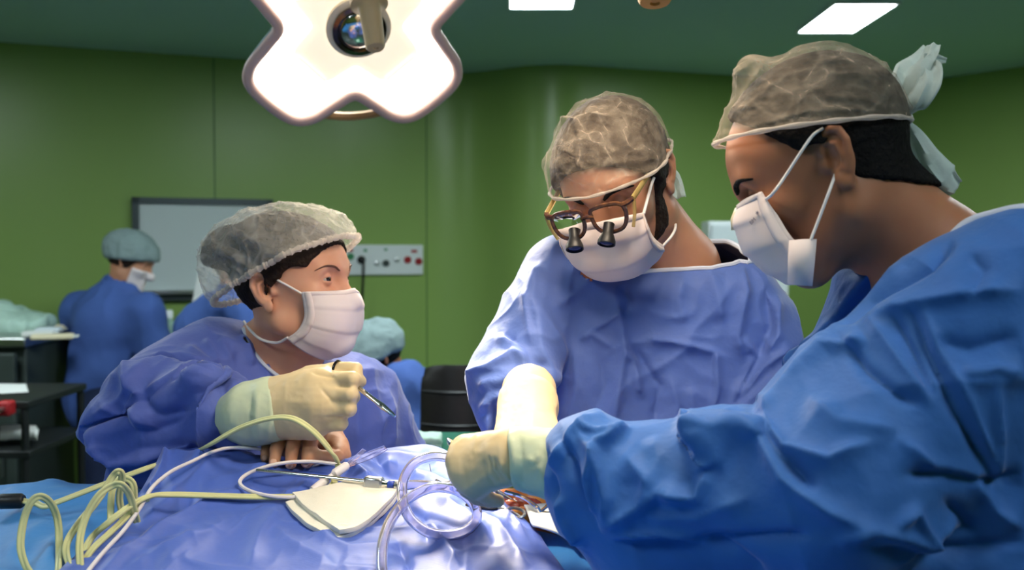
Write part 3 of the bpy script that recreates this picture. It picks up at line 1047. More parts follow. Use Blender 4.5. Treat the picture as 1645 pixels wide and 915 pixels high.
# ------------------------------------------------------------------ people: heads
class Head:
    """local frame: x the person's right, y forward, z up, origin between the ears"""
    def __init__(s, c, fwd, up=(0, 0, 1), k=1.0, nose=1.0, jaw=1.0):
        s.c = np.asarray(c, float)
        s.R = rot_to(fwd, up)
        s.k = k
        s.nose = nose
        s.jaw = jaw

    def W(s, p):
        return s.c + (np.atleast_2d(p) * s.k) @ s.R.T

    def Lc(s, p):
        return ((np.atleast_2d(p) - s.c) @ s.R) / s.k

    def at(s, px, py, x):
        """local point on the plane local-x = x that is seen at (px, py)"""
        d = ray(px, py)
        n = s.R[:, 0]
        t = (s.c @ n + x * s.k - _c @ n) / (d @ n)
        return s.Lc(_c + d * t)[0]

    def f(s, g):
        R = np.asarray(s.R, np.float32); c = np.asarray(s.c, np.float32); k = s.k
        return lambda p: g(((p - c) @ R) / k) * k

    def skull(s):
        return U(0.035, ell((0, -0.012, 0.043), (0.0755, 0.100, 0.086)), ell((0, 0.028, 0.035), (0.066, 0.066, 0.064)))

    def face(s):
        f = s.skull()
        j = s.jaw
        f = U(0.03, f, ell((0, 0.034, -0.028), (0.060, 0.060, 0.082 - 0.11 * (1 - j))),
              rc((-0.052, 0.0, -0.055), (-0.012, 0.070, -0.095 * j), 0.020, 0.018), rc((0.052, 0.0, -0.055), (0.012, 0.070, -0.095 * j), 0.020, 0.018),
              rc((-0.01, 0.073, -0.096 * j), (0.01, 0.073, -0.096 * j), 0.017, 0.017))
        f = U(0.02, f, sph((-0.045, 0.060, -0.012), 0.020), sph((0.045, 0.060, -0.012), 0.020),
              rc((-0.042, 0.076, 0.033), (-0.014, 0.088, 0.028), 0.009, 0.009), rc((0.042, 0.076, 0.033), (0.014, 0.088, 0.028), 0.009, 0.009))
        f = SUB(0.014, f, sph((-0.033, 0.098, 0.014), 0.019), sph((0.033, 0.098, 0.014), 0.019))
        n = s.nose
        f = U(0.010, f, rc((0, 0.086, 0.020), (0, 0.104 + 0.012 * n, -0.028), 0.0075, 0.011), sph((-0.011, 0.100, -0.031), 0.009), sph((0.011, 0.100, -0.031), 0.009))
        f = U(0.008, f, rc((-0.02, 0.089, -0.062), (0.02, 0.089, -0.062), 0.006, 0.006), rc((-0.016, 0.088, -0.072), (0.016, 0.088, -0.072), 0.006, 0.006))
        return f

    def lids(s, openness=1.0, look=0.0):
        fs = []
        for sx in (-1, 1):
            e = np.array([sx * 0.032, 0.0745, 0.0155])
            up, lo = 0.40 * openness + look, -0.34 * openness + look
            fs.append(INT(0.0012, sph(e, 0.0145), half(e, (0, math.sin(up), -math.cos(up)))))
            fs.append(INT(0.0012, sph(e, 0.0142), half(e, (0, -math.sin(lo), math.cos(lo)))))
            # crease above the lid and the bag below it
            fs.append(rc(e + np.array([-0.013, 0.004, 0.0125]), e + np.array([0.013, 0.004, 0.0125]), 0.0042, 0.0042))
        return fs

    def ear(s, sx):
        c = np.array([sx * 0.0755, -0.012, 0.002])
        a = math.radians(24)          # stands off the skull towards the back
        back = np.array([sx * math.sin(a), -math.cos(a), 0]); up = np.array([0, -0.18, 0.98])
        q = lambda b, z, o=0.0: c + back * b + up * z + np.array([sx * o, 0, 0])
        helix = [q(-0.006, 0.006, 0.004), q(-0.010, 0.018, 0.004), q(-0.004, 0.029, 0.004), q(0.008, 0.032, 0.004), q(0.018, 0.026, 0.004), q(0.022, 0.012, 0.004), q(0.019, -0.004, 0.003), q(0.012, -0.017, 0.002)]
        f = U(0.006, chain([tuple(h) for h in helix], [0.0032, 0.0038, 0.0040, 0.0042, 0.0042, 0.0040, 0.0036, 0.0036]),
              ell(q(0.003, -0.025, 0.002), (0.0045, 0.0085, 0.0105)))
        Rm = np.stack([np.cross(back, up), back, up], 1)
        plate = ell(q(0.006, 0.006, -0.001), (0.0035, 0.017, 0.028), Rm)
        f = U(0.005, f, plate)
        anti = chain([q(0.000, 0.020, 0.004), q(0.010, 0.014, 0.005), q(0.011, 0.0, 0.005), q(0.005, -0.012, 0.004)], [0.0022, 0.0032, 0.0034, 0.003])
        f = U(0.004, f, anti)
        f = SUB(0.006, f, ell(q(-0.001, 0.0, 0.006), (0.008, 0.0075, 0.0105)))
        f = U(0.005, f, ell(q(-0.011, -0.001, 0.003), (0.004, 0.0045, 0.006)))
        return f

    def full(s, openness=1.0, look=0.0):
        f = s.face()
        L = s.lids(openness, look)
        f = U(0.003, f, *L)
        f = U(0.008, f, s.ear(-1), s.ear(1))
        return f


def on_surface(f, p, off=0.0, it=6):
    x = np.atleast_2d(np.asarray(p, np.float32)).copy()
    for _ in range(it):
        e = np.float32(1e-3)
        d = f(x) - off
        g = np.stack([f(x + e * np.eye(3, dtype=np.float32)[k]) - f(x - e * np.eye(3, dtype=np.float32)[k]) for k in range(3)], 1) / (2 * e)
        x = x - (d / np.maximum((g * g).sum(1), 0.2))[:, None] * g
    return x


def add_eyes(h, parent, gaze):
    for sx in (-1, 1):
        e = np.array([sx * 0.032, 0.0745, 0.0155])
        g = np.asarray(gaze, float) / np.linalg.norm(gaze)
        b = MB()
        prof = [(0.0130 * math.sin(t), 0.0130 * math.cos(t)) for t in np.linspace(0.02, math.pi - 0.02, 28)]
        gw = h.R @ g
        b.lathe([(r * h.k, z * h.k) for r, z in prof], h.W(e)[0], gw, 28)
        o = b.build('eye', [M['eye'], M['iris']], parent)
        me = o.data
        cw = h.W(e)[0]
        for pl in me.polygons:
            v = np.array(pl.center) - cw
            if v @ gw / (np.linalg.norm(v) + 1e-9) > 0.85: pl.material_index = 1


def add_brows(h, parent, m, f, thick=1.0):
    for sx in (-1, 1):
        pts = spline([(sx * 0.014, 0.096, 0.031), (sx * 0.028, 0.094, 0.038), (sx * 0.044, 0.084, 0.039), (sx * 0.055, 0.072, 0.032)], 5)
        pts = on_surface(f, pts, 0.0005)
        n = len(pts)
        r = np.interp(np.linspace(0, 1, n), [0, .15, .6, 1], [0.0016, 0.0030, 0.0027, 0.0009]) * thick
        b = MB(); b.tube(h.W(pts), r * h.k, 8); b.build('eyebrow', m, parent)


def mask_mesh(h, parent, center, edge, m, pleats=3, amp=0.0026, n=40, rows=44, thick=0.0022, puff=0.0, face=None):
    """center: photo points on the head's middle plane from top to bottom; edge: (px, py, local x) of the near edge from top to bottom"""
    C = np.array([q if len(q) == 3 else h.at(q[0], q[1], 0.0) for q in center])
    E = np.array([h.at(x, y, lx) for x, y, lx in edge])
    def rs(A, k):
        s = np.concatenate([[0], np.cumsum(np.linalg.norm(np.diff(A, axis=0), axis=1))]); s /= s[-1]
        A2 = spline(A, 8); s2 = np.concatenate([[0], np.cumsum(np.linalg.norm(np.diff(A2, axis=0), axis=1))]); s2 /= s2[-1]
        t = np.linspace(0, 1, k)
        return np.stack([np.interp(t, s2, A2[:, i]) for i in range(3)], 1)
    C, E = rs(C, rows), rs(E, rows)
    G = np.zeros((rows, n, 3))
    v = np.linspace(0, 1, rows)
    saw = np.zeros(rows)
    for k in range(pleats):
        c0 = 0.24 + 0.58 * k / max(1, pleats - 1) if pleats > 1 else 0.5
        d = v - c0
        saw += np.where((d > -0.17) & (d <= 0), (d + 0.17) / 0.17, 0) * 1.0 + np.where((d > 0) & (d < 0.03), 1 - d / 0.03, 0)
    for j in range(n):
        u = -1 + 2 * j / (n - 1)
        a = abs(u)
        sn, cs = math.sin(a * math.pi / 2), 1 - math.cos(a * math.pi / 2)
        p = np.zeros((rows, 3))
        sgn = np.sign(E[:, 0].mean()) * (1 if u >= 0 else -1)
        p[:, 0] = sgn * np.abs(E[:, 0]) * sn
        p[:, 1] = C[:, 1] + (E[:, 1] - C[:, 1]) * cs + puff * math.sin(a * math.pi) * np.sin(v * math.pi)
        p[:, 2] = C[:, 2] + (E[:, 2] - C[:, 2]) * cs
        r = p - np.array([0, 0.02, -0.03])
        r /= np.linalg.norm(r, axis=1)[:, None]
        p += r * (amp * saw * (0.35 + 0.65 * math.cos(a * math.pi / 2)))[:, None]
        G[:, j] = p
    if face is not None:        # the mask lies on the face, never inside it
        for rep in range(4):
            X = G.reshape(-1, 3).astype(np.float32)
            e_ = np.float32(1e-3)
            d = face(X) - 0.0035
            g = np.stack([face(X + e_ * np.eye(3, dtype=np.float32)[k]) - face(X - e_ * np.eye(3, dtype=np.float32)[k]) for k in range(3)], 1) / (2 * e_)
            g[:, 2] *= 0.5
            mv = np.where(d < 0, -d, 0)[:, None] * g / (np.linalg.norm(g, axis=1)[:, None] + 1e-6)
            mv = mv.reshape(rows, n, 3)
            if rep < 3:
                for _ in range(3):
                    m2 = mv.copy()
                    m2[1:-1] = 0.5 * mv[1:-1] + 0.25 * (mv[:-2] + mv[2:])
                    m2[:, 1:-1] = 0.5 * m2[:, 1:-1] + 0.25 * (m2[:, :-2] + m2[:, 2:])
                    mv = m2
            G = G + mv
    Wd = np.stack([h.W(G[i]) for i in range(rows)])
    b = MB(); b.grid(Wd)
    o = b.build('surgical_mask', m, parent, sharp=50)
    md = o.modifiers.new('solid', 'SOLIDIFY'); md.thickness = thick; md.offset = 0
    # stitched side bands and wire band
    for cols in ((n - 1, n - 4), (0, 3)):
        b = MB(); b.grid(np.stack([Wd[:, cols[0]] + (h.R @ np.array([0, 0.0012, 0])) * 1, Wd[:, (cols[0] + cols[1]) // 2] + h.R @ np.array([np.sign(G[rows // 2, cols[0], 0]) * 0.002, 0.0016, 0]), Wd[:, cols[1]] + h.R @ np.array([np.sign(G[rows // 2, cols[0], 0]) * 0.002, 0.0014, 0])], 1))
        q = b.build('side_band', m, o)
        md = q.modifiers.new('solid', 'SOLIDIFY'); md.thickness = 0.0012; md.offset = 0
    b = MB(); b.grid(np.stack([Wd[0], Wd[1], Wd[3]]) + h.R @ np.array([0, 0.0016, 0.0006]))
    q = b.build('nose_wire_band', m, o)
    md = q.modifiers.new('solid', 'SOLIDIFY'); md.thickness = 0.001; md.offset = 0
    return o, Wd


def strap(h, parent, pts_local, r=0.0013, world=False, name='ear_loop'):
    b = MB(); b.tube(spline(pts_local if world else h.W(pts_local), 8), r, 8)
    return b.build(name, M['loop'], parent)


def strap_on(h, parent, face, a, b, r=0.0016, off=0.0025, name='ear_loop'):
    """a strap pulled from one world point to another over the face"""
    pa, pb = h.Lc(a)[0], h.Lc(b)[0]
    x = (pa + (pb - pa) * np.linspace(0, 1, 22)[:, None]).astype(np.float32)
    e = np.float32(1e-3)
    for _ in range(8):
        d = face(x) - off
        g = np.stack([face(x + e * np.eye(3, dtype=np.float32)[k]) - face(x - e * np.eye(3, dtype=np.float32)[k]) for k in range(3)], 1) / (2 * e)
        mv = np.where(d < 0, -d, 0)[:, None] * g / (np.linalg.norm(g, axis=1)[:, None] + 1e-6)
        mv[0] = 0
        x = (x + mv).astype(np.float32)
        x[1:-1] = 0.6 * x[1:-1] + 0.2 * (x[:-2] + x[2:])
    bb = MB(); bb.tube(h.W(x), r, 8)
    return bb.build(name, M['loop'], parent)


def person(name, base, label, group=None):
    return empty('person', base, label, 'person', group)


def body_mesh(parts, skin, parent):
    """joins the pieces of one body into one mesh; parts: (f, lo, hi, h)"""
    VV, FF, n = [], [], 0
    for f, lo, hi, h in parts:
        X, Q = surface_nets(f, lo, hi, h)
        VV.append(X); FF.append(Q + n); n += len(X)
    return link('body', mesh_from('body', np.concatenate(VV), np.concatenate(FF)), skin, parent)


def limbs_f(J, rad=1.0):
    """plain body below the neck from joints; all of it under the clothes"""
    fs = [rc(J['neck'], J['chest'], 0.06, 0.11), rc(J['chest'], J['hip'], 0.11, 0.12)]
    for s in ('a', 'b'):
        fs.append(rc(J['chest'], J['sh' + s], 0.08, 0.05))
        fs.append(rc(J['sh' + s], J['el' + s], 0.045, 0.030))
        fs.append(rc(J['el' + s], J['wr' + s], 0.030, 0.022))
        fs.append(rc(J['wr' + s], J['hd' + s], 0.024, 0.018))
        fs.append(rc(J['hip'] + J['side'] * (0.09 if s == 'a' else -0.09), J['kn' + s], 0.085, 0.055))
        fs.append(rc(J['kn' + s], J['an' + s], 0.055, 0.035))
        fs.append(rc(J['an' + s], J['an' + s] + J['fwd'] * 0.15 - np.array([0, 0, 0.03]), 0.035, 0.03))
    return U(0.03, *fs)


def legs(J, x0=None):
    h = J['hip']
    for s, k in (('a', 1), ('b', -1)):
        J['kn' + s] = np.array([h[0], h[1], h[2] * 0.53]) + J['side'] * 0.10 * k
        J['an' + s] = np.array([h[0], h[1], 0.07]) + J['side'] * 0.10 * k
    return J


def bounds(*pts, pad=0.1):
    p = np.array(pts)
    return p.min(0) - pad, p.max(0) + pad


# ---- hands: wrist, four knuckles, finger chains and a thumb chain, all world points
def hand_f(wrist, wr, knuck, fingers, thumb, rk=0.012, rf=0.0098, k=0.016, kf=0.004, palm=()):
    fs = [rc(wrist, kn, wr, rk + 0.004) for kn in knuck]
    for (a, b_, r1, r2) in palm: fs.append(rc(a, b_, r1, r2))
    pal = U(k, *fs)
    out = pal
    fl = []
    for i, ch in enumerate(fingers):
        s = 0.86 if i == 3 else 1.0
        n = len(ch)
        fl.append(chain(ch, [rf * s * (1.12 - 0.28 * j / (n - 1)) for j in range(n)]))
    fg = U(kf, *fl)
    out = U(0.010, pal, fg)
    n = len(thumb)
    out = U(0.010, out, chain(thumb, list(np.interp(np.linspace(0, 1, n), [0, .4, 1], [0.017, 0.0128, 0.0098]))))
    return out


def pose_hand(wrist, d, back, thumb_side, curl=0.5, s=1.0):
    """knuckles, finger chains and thumb of a relaxed hand; d points from the wrist to the knuckles, back is the normal of its back"""
    w = np.asarray(wrist, float)
    d = np.asarray(d, float); d /= np.linalg.norm(d)
    b = np.asarray(back, float); b -= d * (b @ d); b /= np.linalg.norm(b)
    t = np.asarray(thumb_side, float); t -= d * (t @ d) + b * (t @ b); t /= np.linalg.norm(t)
    kn, fg = [], []
    for i, (o, L, fl) in enumerate(((0.030, 0.090, 0.072), (0.010, 0.094, 0.080), (-0.010, 0.090, 0.074), (-0.029, 0.083, 0.058))):
        k = w + s * (d * L + t * o)
        ch = [k]; p = k; a = 0.25 * curl
        for q in (0.46, 0.30, 0.24):
            a += curl * 0.75
            p = p + s * fl * q * (d * math.cos(a) - b * math.sin(a))
            ch.append(p)
        kn.append(k); fg.append(ch)
    th = [w + s * (d * 0.020 + t * 0.022), w + s * (d * 0.050 + t * 0.042 - b * 0.012), w + s * (d * 0.078 + t * 0.046 - b * 0.026), w + s * (d * 0.100 + t * 0.038 - b * 0.034)]
    return kn, fg, th


# ------------------------------------------------------------------ the nurse on the left (W), the surgeon in the middle (S), the surgeon on the right (T)
HW = Head(P(476, 467, 1.70), (0.94, -0.31, 0.08), k=0.95, nose=0.7, jaw=0.95)
HS = Head(P(994, 300, 1.49), (-0.36, -0.76, -0.53), up=(-0.17, 0.0, 1), k=0.935, jaw=0.84, nose=0.5)
HT = Head(P(1324, 276, 1.145), (-0.82, 0.25, -0.515), k=0.955, nose=0.9, jaw=0.92)


def neck_f(h, base, r0=0.055, r1=0.064):
    return rc(h.W((0, -0.022, -0.035))[0], base, r0, r1)


def head_piece(h, base, extra=(), open_=1.0, look=0.0, hh=0.0022, neck_r=(0.055, 0.064)):
    lf = h.full(open_, look)
    f = U(0.03, h.f(lf), neck_f(h, base, *neck_r), *extra)
    c = h.c
    b = np.asarray(base)
    lo = np.minimum(c - 0.16 * h.k, b - 0.13); hi = np.maximum(c + 0.16 * h.k, b + 0.13)
    return (f, lo, hi, hh), lf


# ================= nurse on the left
PW = person('person', (P(470, 600, 1.80)[0], 1.80, 0.0), 'woman in puffy bouffant cap and blue gown holding a needle holder in her gloved fist')
JW = dict(neck=P(452, 575, 1.79), chest=P(450, 690, 1.84), hip=np.array([-0.40, 1.92, 0.92]), sha=P(325, 605, 1.76), shb=P(575, 620, 1.86),
          ela=P(190, 690, 1.62), elb=P(640, 760, 1.86), wra=P(400, 656, 1.44), wrb=P(590, 800, 1.62), hda=P(470, 652, 1.43), hdb=P(560, 815, 1.56),
          side=np.array([-1.0, 0.1, 0]), fwd=np.array([0.3, -0.95, 0]))
legs(JW)
hp, HWf = head_piece(HW, JW['neck'] + np.array([0, 0.0, -0.02]), [rc(P(462, 582, 1.765), P(462, 690, 1.83), 0.074, 0.10), rc(P(412, 556, 1.745), P(470, 582, 1.735), 0.040, 0.045)], 0.72, 0.02, neck_r=(0.052, 0.060))
body_mesh([hp, (limbs_f(JW), *bounds(*[JW[k] for k in JW if k not in ('side', 'fwd')], pad=0.2), 0.010)], M['skin_fair'], PW)
add_eyes(HW, PW, (0.10, 0.95, 0.10))
add_brows(HW, PW, M['brow'], HWf, 0.7)
hair = INT(0.006, OFF(HW.skull(), 0.006), half((0, 0.066, 0.045), (0, 0.80, -0.62)))
hair = U(0.012, hair, INT(0.008, OFF(HW.skull(), 0.0075), half((0, 0.022, 0), (0, 1, -0.10)), half((0, 0, -0.035), (0, 0, -1))))
hair = SUB(0.004, hair, rc((-0.08, 0.008, -0.030), (0.08, 0.008, -0.030), 0.028, 0.028), rc((-0.08, 0.022, 0.000), (0.08, 0.022, 0.000), 0.024, 0.024), rc((-0.08, 0.045, 0.012), (0.08, 0.045, 0.012), 0.030, 0.030))
hair = SUB(0.004, hair, OFF(HW.ear(1), 0.002), OFF(HW.ear(-1), 0.002))
bulk = U(0.05, ell(HW.at(372, 412, 0.0), (0.082, 0.058, 0.070)), ell(HW.at(440, 378, 0.0), (0.094, 0.075, 0.056)), ell(HW.at(372, 455, 0.0), (0.064, 0.040, 0.050)))
hair = U(0.015, hair, INT(0.02, OFF(bulk, -0.013), half((0, 0.0, 0.0), (0, 0.9, -0.30)), half((0, -0.05, 0.030), (0, -0.25, -1))))
solid('hair', HW.f(hair), HW.c - 0.17, HW.c + 0.17, 0.003, M['hair'], PW,
      disp=lambda X, N: 0.0012 * vnoise(HW.Lc(X) * [300, 60, 160]))

# bouffant cap, puffed out towards the back
lc = lambda px, py, x: HW.at(px, py, x)
b1 = lc(380, 418, 0.0); b2 = lc(446, 386, 0.0); b3 = lc(508, 384, 0.0); b4 = lc(384, 452, 0.0)
capf = U(0.05, ell(b1, (0.082, 0.058, 0.070)), ell(b2, (0.094, 0.075, 0.056)), ell(b3, (0.080, 0.054, 0.050)), ell(b4, (0.064, 0.040, 0.050)), OFF(HW.skull(), 0.014))
edge = [lc(553, 384, 0.0), lc(425, 430, 0.09), lc(392, 484, 0.06)]
e1, e2 = edge[0], edge[1]
cn = np.cross(e2 - e1, [1.0, 0, 0]); cn = cn / np.linalg.norm(cn) * (1 if cn[2] < 0 else -1)
cn = HW.R @ (cn if cn[2] < 0 else -cn)
capW, loops = cloth_mesh('bouffant_cap', HW.f(capf), HW.c - 0.24, HW.c + 0.24, 0.0026, M['cap_bouffant'], PW, noise=0.0045, nscale=24,
                         cuts=[(HW.W(edge[0] * [0, 1, 1])[0], cn)], thick=0,
                         creases=[([(360, 350), (400, 380), (450, 400), (480, 420)], 10, 14, 5), ([(395, 340), (440, 375), (500, 410)], 8, 12, 4.5), ([(440, 335), (490, 360), (540, 375)], 8, 10, 4),
                                  ([(345, 390), (390, 420), (420, 440)], 9, 12, 4), ([(330, 430), (370, 450), (395, 470)], 9, 12, 4), ([(480, 332), (520, 350), (545, 380)], 7, 9, 3.5), ([(420, 400), (410, 430), (395, 470)], 7, 9, 3)])
lp = resample(lsmooth(loops[0], 8), 260)
th = np.arange(260)
rim = MB()
rim.tube(lp, 0.0050 + 0.0011 * np.sin(th * 1.37) + 0.0009 * np.sin(th * 2.9 + 1), 8, close=True)
rim.build('elastic_edge', M['cap_edge'], capW)

mW, GW = mask_mesh(HW, PW, [(561, 466), (569, 474), (573, 500), (570, 522), (558, 552), (530, 577)],
                   [(487, 469, .067), (488, 488, .070), (489, 508, .070), (480, 528, .068), (461, 543, .063)], M['mask'], puff=0.006, face=HWf)
earW = HW.W((0.078, -0.014, 0.036))[0]
strap_on(HW, mW, HW.face(), GW[1, -1], HW.W((0.080, -0.008, 0.034))[0], 0.0017)
strap(HW, mW, [GW[-2, -1], P(445, 550, 1.655), P(420, 545, 1.665), P(402, 530, 1.70), P(392, 516, 1.76)], 0.0022, True, name='lower_tie')

# ================= surgeon in the middle
PS = person('person', (P(1060, 600, 1.62)[0], 1.62, 0.0), 'bearded surgeon in loupe glasses, sheer cap and blue gown looking down at his hands')
JS = dict(neck=P(1088, 432, 1.57), chest=P(1075, 560, 1.63), hip=np.array([0.27, 1.72, 0.94]), sha=P(915, 460, 1.62), shb=P(1195, 490, 1.59),
          ela=P(808, 598, 1.54), elb=P(1222, 690, 1.52), wra=P(847, 640, 1.38), wrb=P(1110, 790, 1.36), hda=P(848, 715, 1.29), hdb=P(1010, 800, 1.30),
          side=np.array([-1.0, 0, 0]), fwd=np.array([-0.1, -1, 0]))
legs(JS)
hp, HSf = head_piece(HS, JS['neck'], [rc(JS['neck'] + np.array([-0.08, 0.04, -0.045]), JS['neck'] + np.array([0.075, 0.04, -0.04]), 0.042, 0.040), rc(JS['neck'] + np.array([0, 0.02, 0]), JS['chest'] + np.array([0, 0.03, 0]), 0.062, 0.085)], 0.12, -0.3)
body_mesh([hp, (limbs_f(JS), *bounds(*[JS[k] for k in JS if k not in ('side', 'fwd')], pad=0.2), 0.010)], M['skin_olive'], PS)
add_eyes(HS, PS, (0, 0.9, -0.75))
add_brows(HS, PS, M['hair_black'], HSf, 1.3)
hair = INT(0.006, OFF(HS.skull(), 0.012), half((0, 0.072, 0.062), (0, 0.75, -0.66)))
hair = U(0.01, hair, INT(0.008, OFF(HS.skull(), 0.0065), half((0, 0.030, 0), (0, 1, 0.1)), half((0, 0, -0.025), (0, 0, -1))))
beard = INT(0.006, OFF(HS.face(), 0.0045), half((0, 0.034, -0.02), (0, 0.75, 0.30)), half((0, 0.002, 0), (0, -1, -0.25)), half((0, 0, 0.01), (0, 0, 1)), half((0, 0.05, -0.085), (0, -0.3, -1)))
chin = INT(0.006, OFF(HS.face(), 0.005), half((0, 0, -0.045), (0, 0, 1)), half((0, 0.0, 0), (0, -1, -0.3)))
hf = SUB(0.004, U(0.008, hair, beard), OFF(HS.ear(1), 0.002), OFF(HS.ear(-1), 0.002))
solid('hair', HS.f(hf), HS.c - 0.17, HS.c + 0.17, 0.003, M['hair'], PS, disp=lambda X, N: 0.0012 * vnoise(HS.Lc(X) * [300, 60, 160]))

# sheer tie-back cap
fr = HS.at(905, 300, 0.0)
capf = U(0.03, OFF(HS.skull(), 0.0165), ell((0.01, 0.076, 0.088), (0.050, 0.028, 0.034)))
cp = (0, 0.095, 0.044); cq = (0, -0.02, 0.030)
cn = np.array([0, cq[2] - cp[2], -(cq[1] - cp[1])]); cn = cn / np.linalg.norm(cn); cn = -cn if cn[2] > 0 else cn
capS, loops = cloth_mesh('surgical_cap', HS.f(capf), HS.c - 0.2, HS.c + 0.2, 0.0026, M['cap_sheer'], PS, noise=0.0030, nscale=28, cuts=[(HS.W(cp)[0], HS.R @ cn)], thick=0,
                         creases=[([(890, 210), (925, 195), (960, 165)], 6, 8, 4), ([(892, 225), (940, 200), (985, 190)], 6, 8, 3.5), ([(893, 240), (940, 225), (1000, 210)], 6, 9, 3), ([(900, 190), (930, 205), (950, 190), (975, 200)], 5, 7, 4),
                                  ([(975, 155), (990, 180), (1040, 200)], 6, 8, 2.5), ([(960, 300), (1000, 285), (1055, 270)], 6, 9, 3), ([(910, 290), (980, 262), (1060, 255)], 6, 10, 2.5)])
lp = resample(lsmooth(loops[0], 8), 120)
rim = MB(); rim.tube(lp, 0.0024 + 0.0006 * np.sin(np.arange(120) * 0.9), 8, close=True)
rim.build('folded_edge', M['cap_edge'], capS)


def ribbon(name, parent, line, w, m, tw=0.0, amp=0.006, seed=1, n=26, across=9, wdir=None):
    """a crumpled strip of cloth along a line of world points with a width for each point"""
    p = spline(line, 8)
    t = np.linspace(0, 1, len(p))
    ww = np.interp(t, np.linspace(0, 1, len(w)), w)
    T = np.gradient(p, axis=0); T /= np.linalg.norm(T, axis=1)[:, None]
    G = np.zeros((len(p), across, 3))
    for i in range(len(p)):
        d = np.array(wdir if wdir is not None else [0.55, -0.6, 0.55], float)
        d = d - T[i] * (d @ T[i]); d /= np.linalg.norm(d)
        e = np.cross(T[i], d)
        a = tw * t[i]
        d, e = d * math.cos(a) + e * math.sin(a), -d * math.sin(a) + e * math.cos(a)
        for j in range(across):
            u = -1 + 2 * j / (across - 1)
            G[i, j] = p[i] + d * u * ww[i] + e * amp * (math.sin(u * 4.2 + seed + 3 * t[i]) + 0.6 * math.sin(u * 9 + seed * 2 + 7 * t[i])) * min(1, ww[i] / 0.02)
    b = MB(); b.grid(G)
    o = b.build(name, m, parent, sharp=70)
    md = o.modifiers.new('solid', 'SOLIDIFY'); md.thickness = 0.0008
    return o


ribbon('cap_tie', capS, [HS.W((-0.03, -0.11, 0.0))[0], P(1080, 285, 1.56), P(1092, 318, 1.55)], [0.004, 0.012, 0.010], M['tie'], seed=3, wdir=(1, 0, 0))

mS, GS = mask_mesh(HS, PS, [(0, .111, .003), (0, .123, -.020), (0, .130, -.048), (0, .131, -.074), (0, .119, -.098), (0, .086, -.112)],
                   [(1033, 341, -.070), (1041, 364, -.073), (1050, 382, -.072), (1066, 395, -.065)], M['mask'], pleats=3, amp=0.003, puff=0.006, face=HSf)
strap_on(HS, mS, HS.face(), GS[1, -1], HS.W((-0.080, -0.006, 0.036))[0], 0.0022, 0.004)
strap(HS, mS, [GS[-2, -1], P(1078, 380, 1.445), P(1085, 366, 1.47), P(1084, 350, 1.52)], 0.0020, True, name='lower_tie')

# magnifying glasses
gl = empty('loupe_glasses', (0, 0, 0), None, None)
gl.parent = PS
gl.location = -Vector(PS.location)
del_keys = [k for k in ('label', 'category') if k in gl]
for k in del_keys: del gl[k]
LG = lambda p: HS.W(p)


def lens_loop(sx, k=1.0, y=0.1375, z=0.0165):
    base = [(-.024, .016), (-.012, .0195), (.004, .020), (.018, .018), (.0255, .011), (.0245, -.004), (.017, -.016), (.003, -.020), (-.012, -.0185), (-.022, -.010), (-.0255, .004)]
    pts = []
    for (a, c) in base:
        x = sx * 0.0335 + sx * a * k * 0.98
        pts.append((x, y - 0.10 * max(0, abs(x) - 0.02) - 0.14 * (c * k), z + c * k))
    return spline(pts, 5, True)


fr_ = MB()
sq = np.array([(-1, -0.55), (-0.4, -0.9), (0.4, -0.9), (1, -0.55), (1, 0.55), (0.4, 0.9), (-0.4, 0.9), (-1, 0.55)])
for sx in (-1, 1):
    fr_.tube(LG(lens_loop(sx, 1.06)), 0.0027, close=True, prof=sq, up=HS.R[:, 1])
fr_.tube(LG(spline([(-0.0095, 0.136, 0.0235), (0, 0.1395, 0.0265), (0.0095, 0.136, 0.0235)], 5)), 0.0030, 8)
for sx in (-1, 1):
    fr_.tube(LG([(sx * 0.057, 0.131, 0.0315), (sx * 0.066, 0.1285, 0.033), (sx * 0.0715, 0.121, 0.034)]), 0.0040, 8)
fr_.build('front_frame', M['tortoise'], gl)
for sx in (-1, 1):
    lens = MB(); q = LG(lens_loop(sx, 1.0)); cen = q.mean(0)
    lens.V.append(np.concatenate([q, cen[None]])); lens.n += len(q) + 1
    lens.F += [(i, (i + 1) % len(q), len(q)) for i in range(len(q))]
    o = lens.build('lens', M['glass'], gl)
    md = o.modifiers.new('solid', 'SOLIDIFY'); md.thickness = 0.001
    b = MB(); b.tube(LG(spline([(sx * 0.0725, 0.121, 0.034), (sx * 0.0765, 0.065, 0.034), (sx * 0.0785, 0.012, 0.034)], 6)), 0.0048, prof=sq * [0.45, 1.0], up=HS.R[:, 2])
    b.build('temple_arm', M['clear_plastic'], gl)
    b = MB(); b.tube(LG(spline([(sx * 0.0785, 0.014, 0.0335), (sx * 0.081, -0.01, 0.035), (sx * 0.082, -0.03, 0.02), (sx * 0.080, -0.038, 0.002)], 5)), 0.0036, 8)
    b.build('temple_tip', M['black'], gl)
    b = MB(); b.tube(LG(spline([(sx * 0.0735, 0.1215, 0.0305), (sx * 0.070, 0.1275, 0.0125), (sx * 0.063, 0.1325, -0.0055)], 5)), 0.0022, prof=sq, up=HS.R[:, 1])
    b.build('side_guard', M['clear_plastic'], gl)
    ax = HS.R @ np.array([-sx * 0.10, 0.80, -0.58])
    b = MB(); b.lathe([(0.0075, -0.004), (0.0075, 0.010), (0.0095, 0.014), (0.0125, 0.022), (0.0125, 0.027), (0.0108, 0.0275), (0.0104, 0.024)], LG((sx * 0.0290, 0.139, 0.0055))[0], ax, 24)
    o = b.build('loupe_barrel', M['black'], gl)
    b = MB(); b.lathe([(0.0106, 0.0245), (0.008, 0.0262), (0.002, 0.027)], LG((sx * 0.0290, 0.139, 0.0055))[0], ax, 24)
    b.build('loupe_lens', M['loupe_lens'], o)

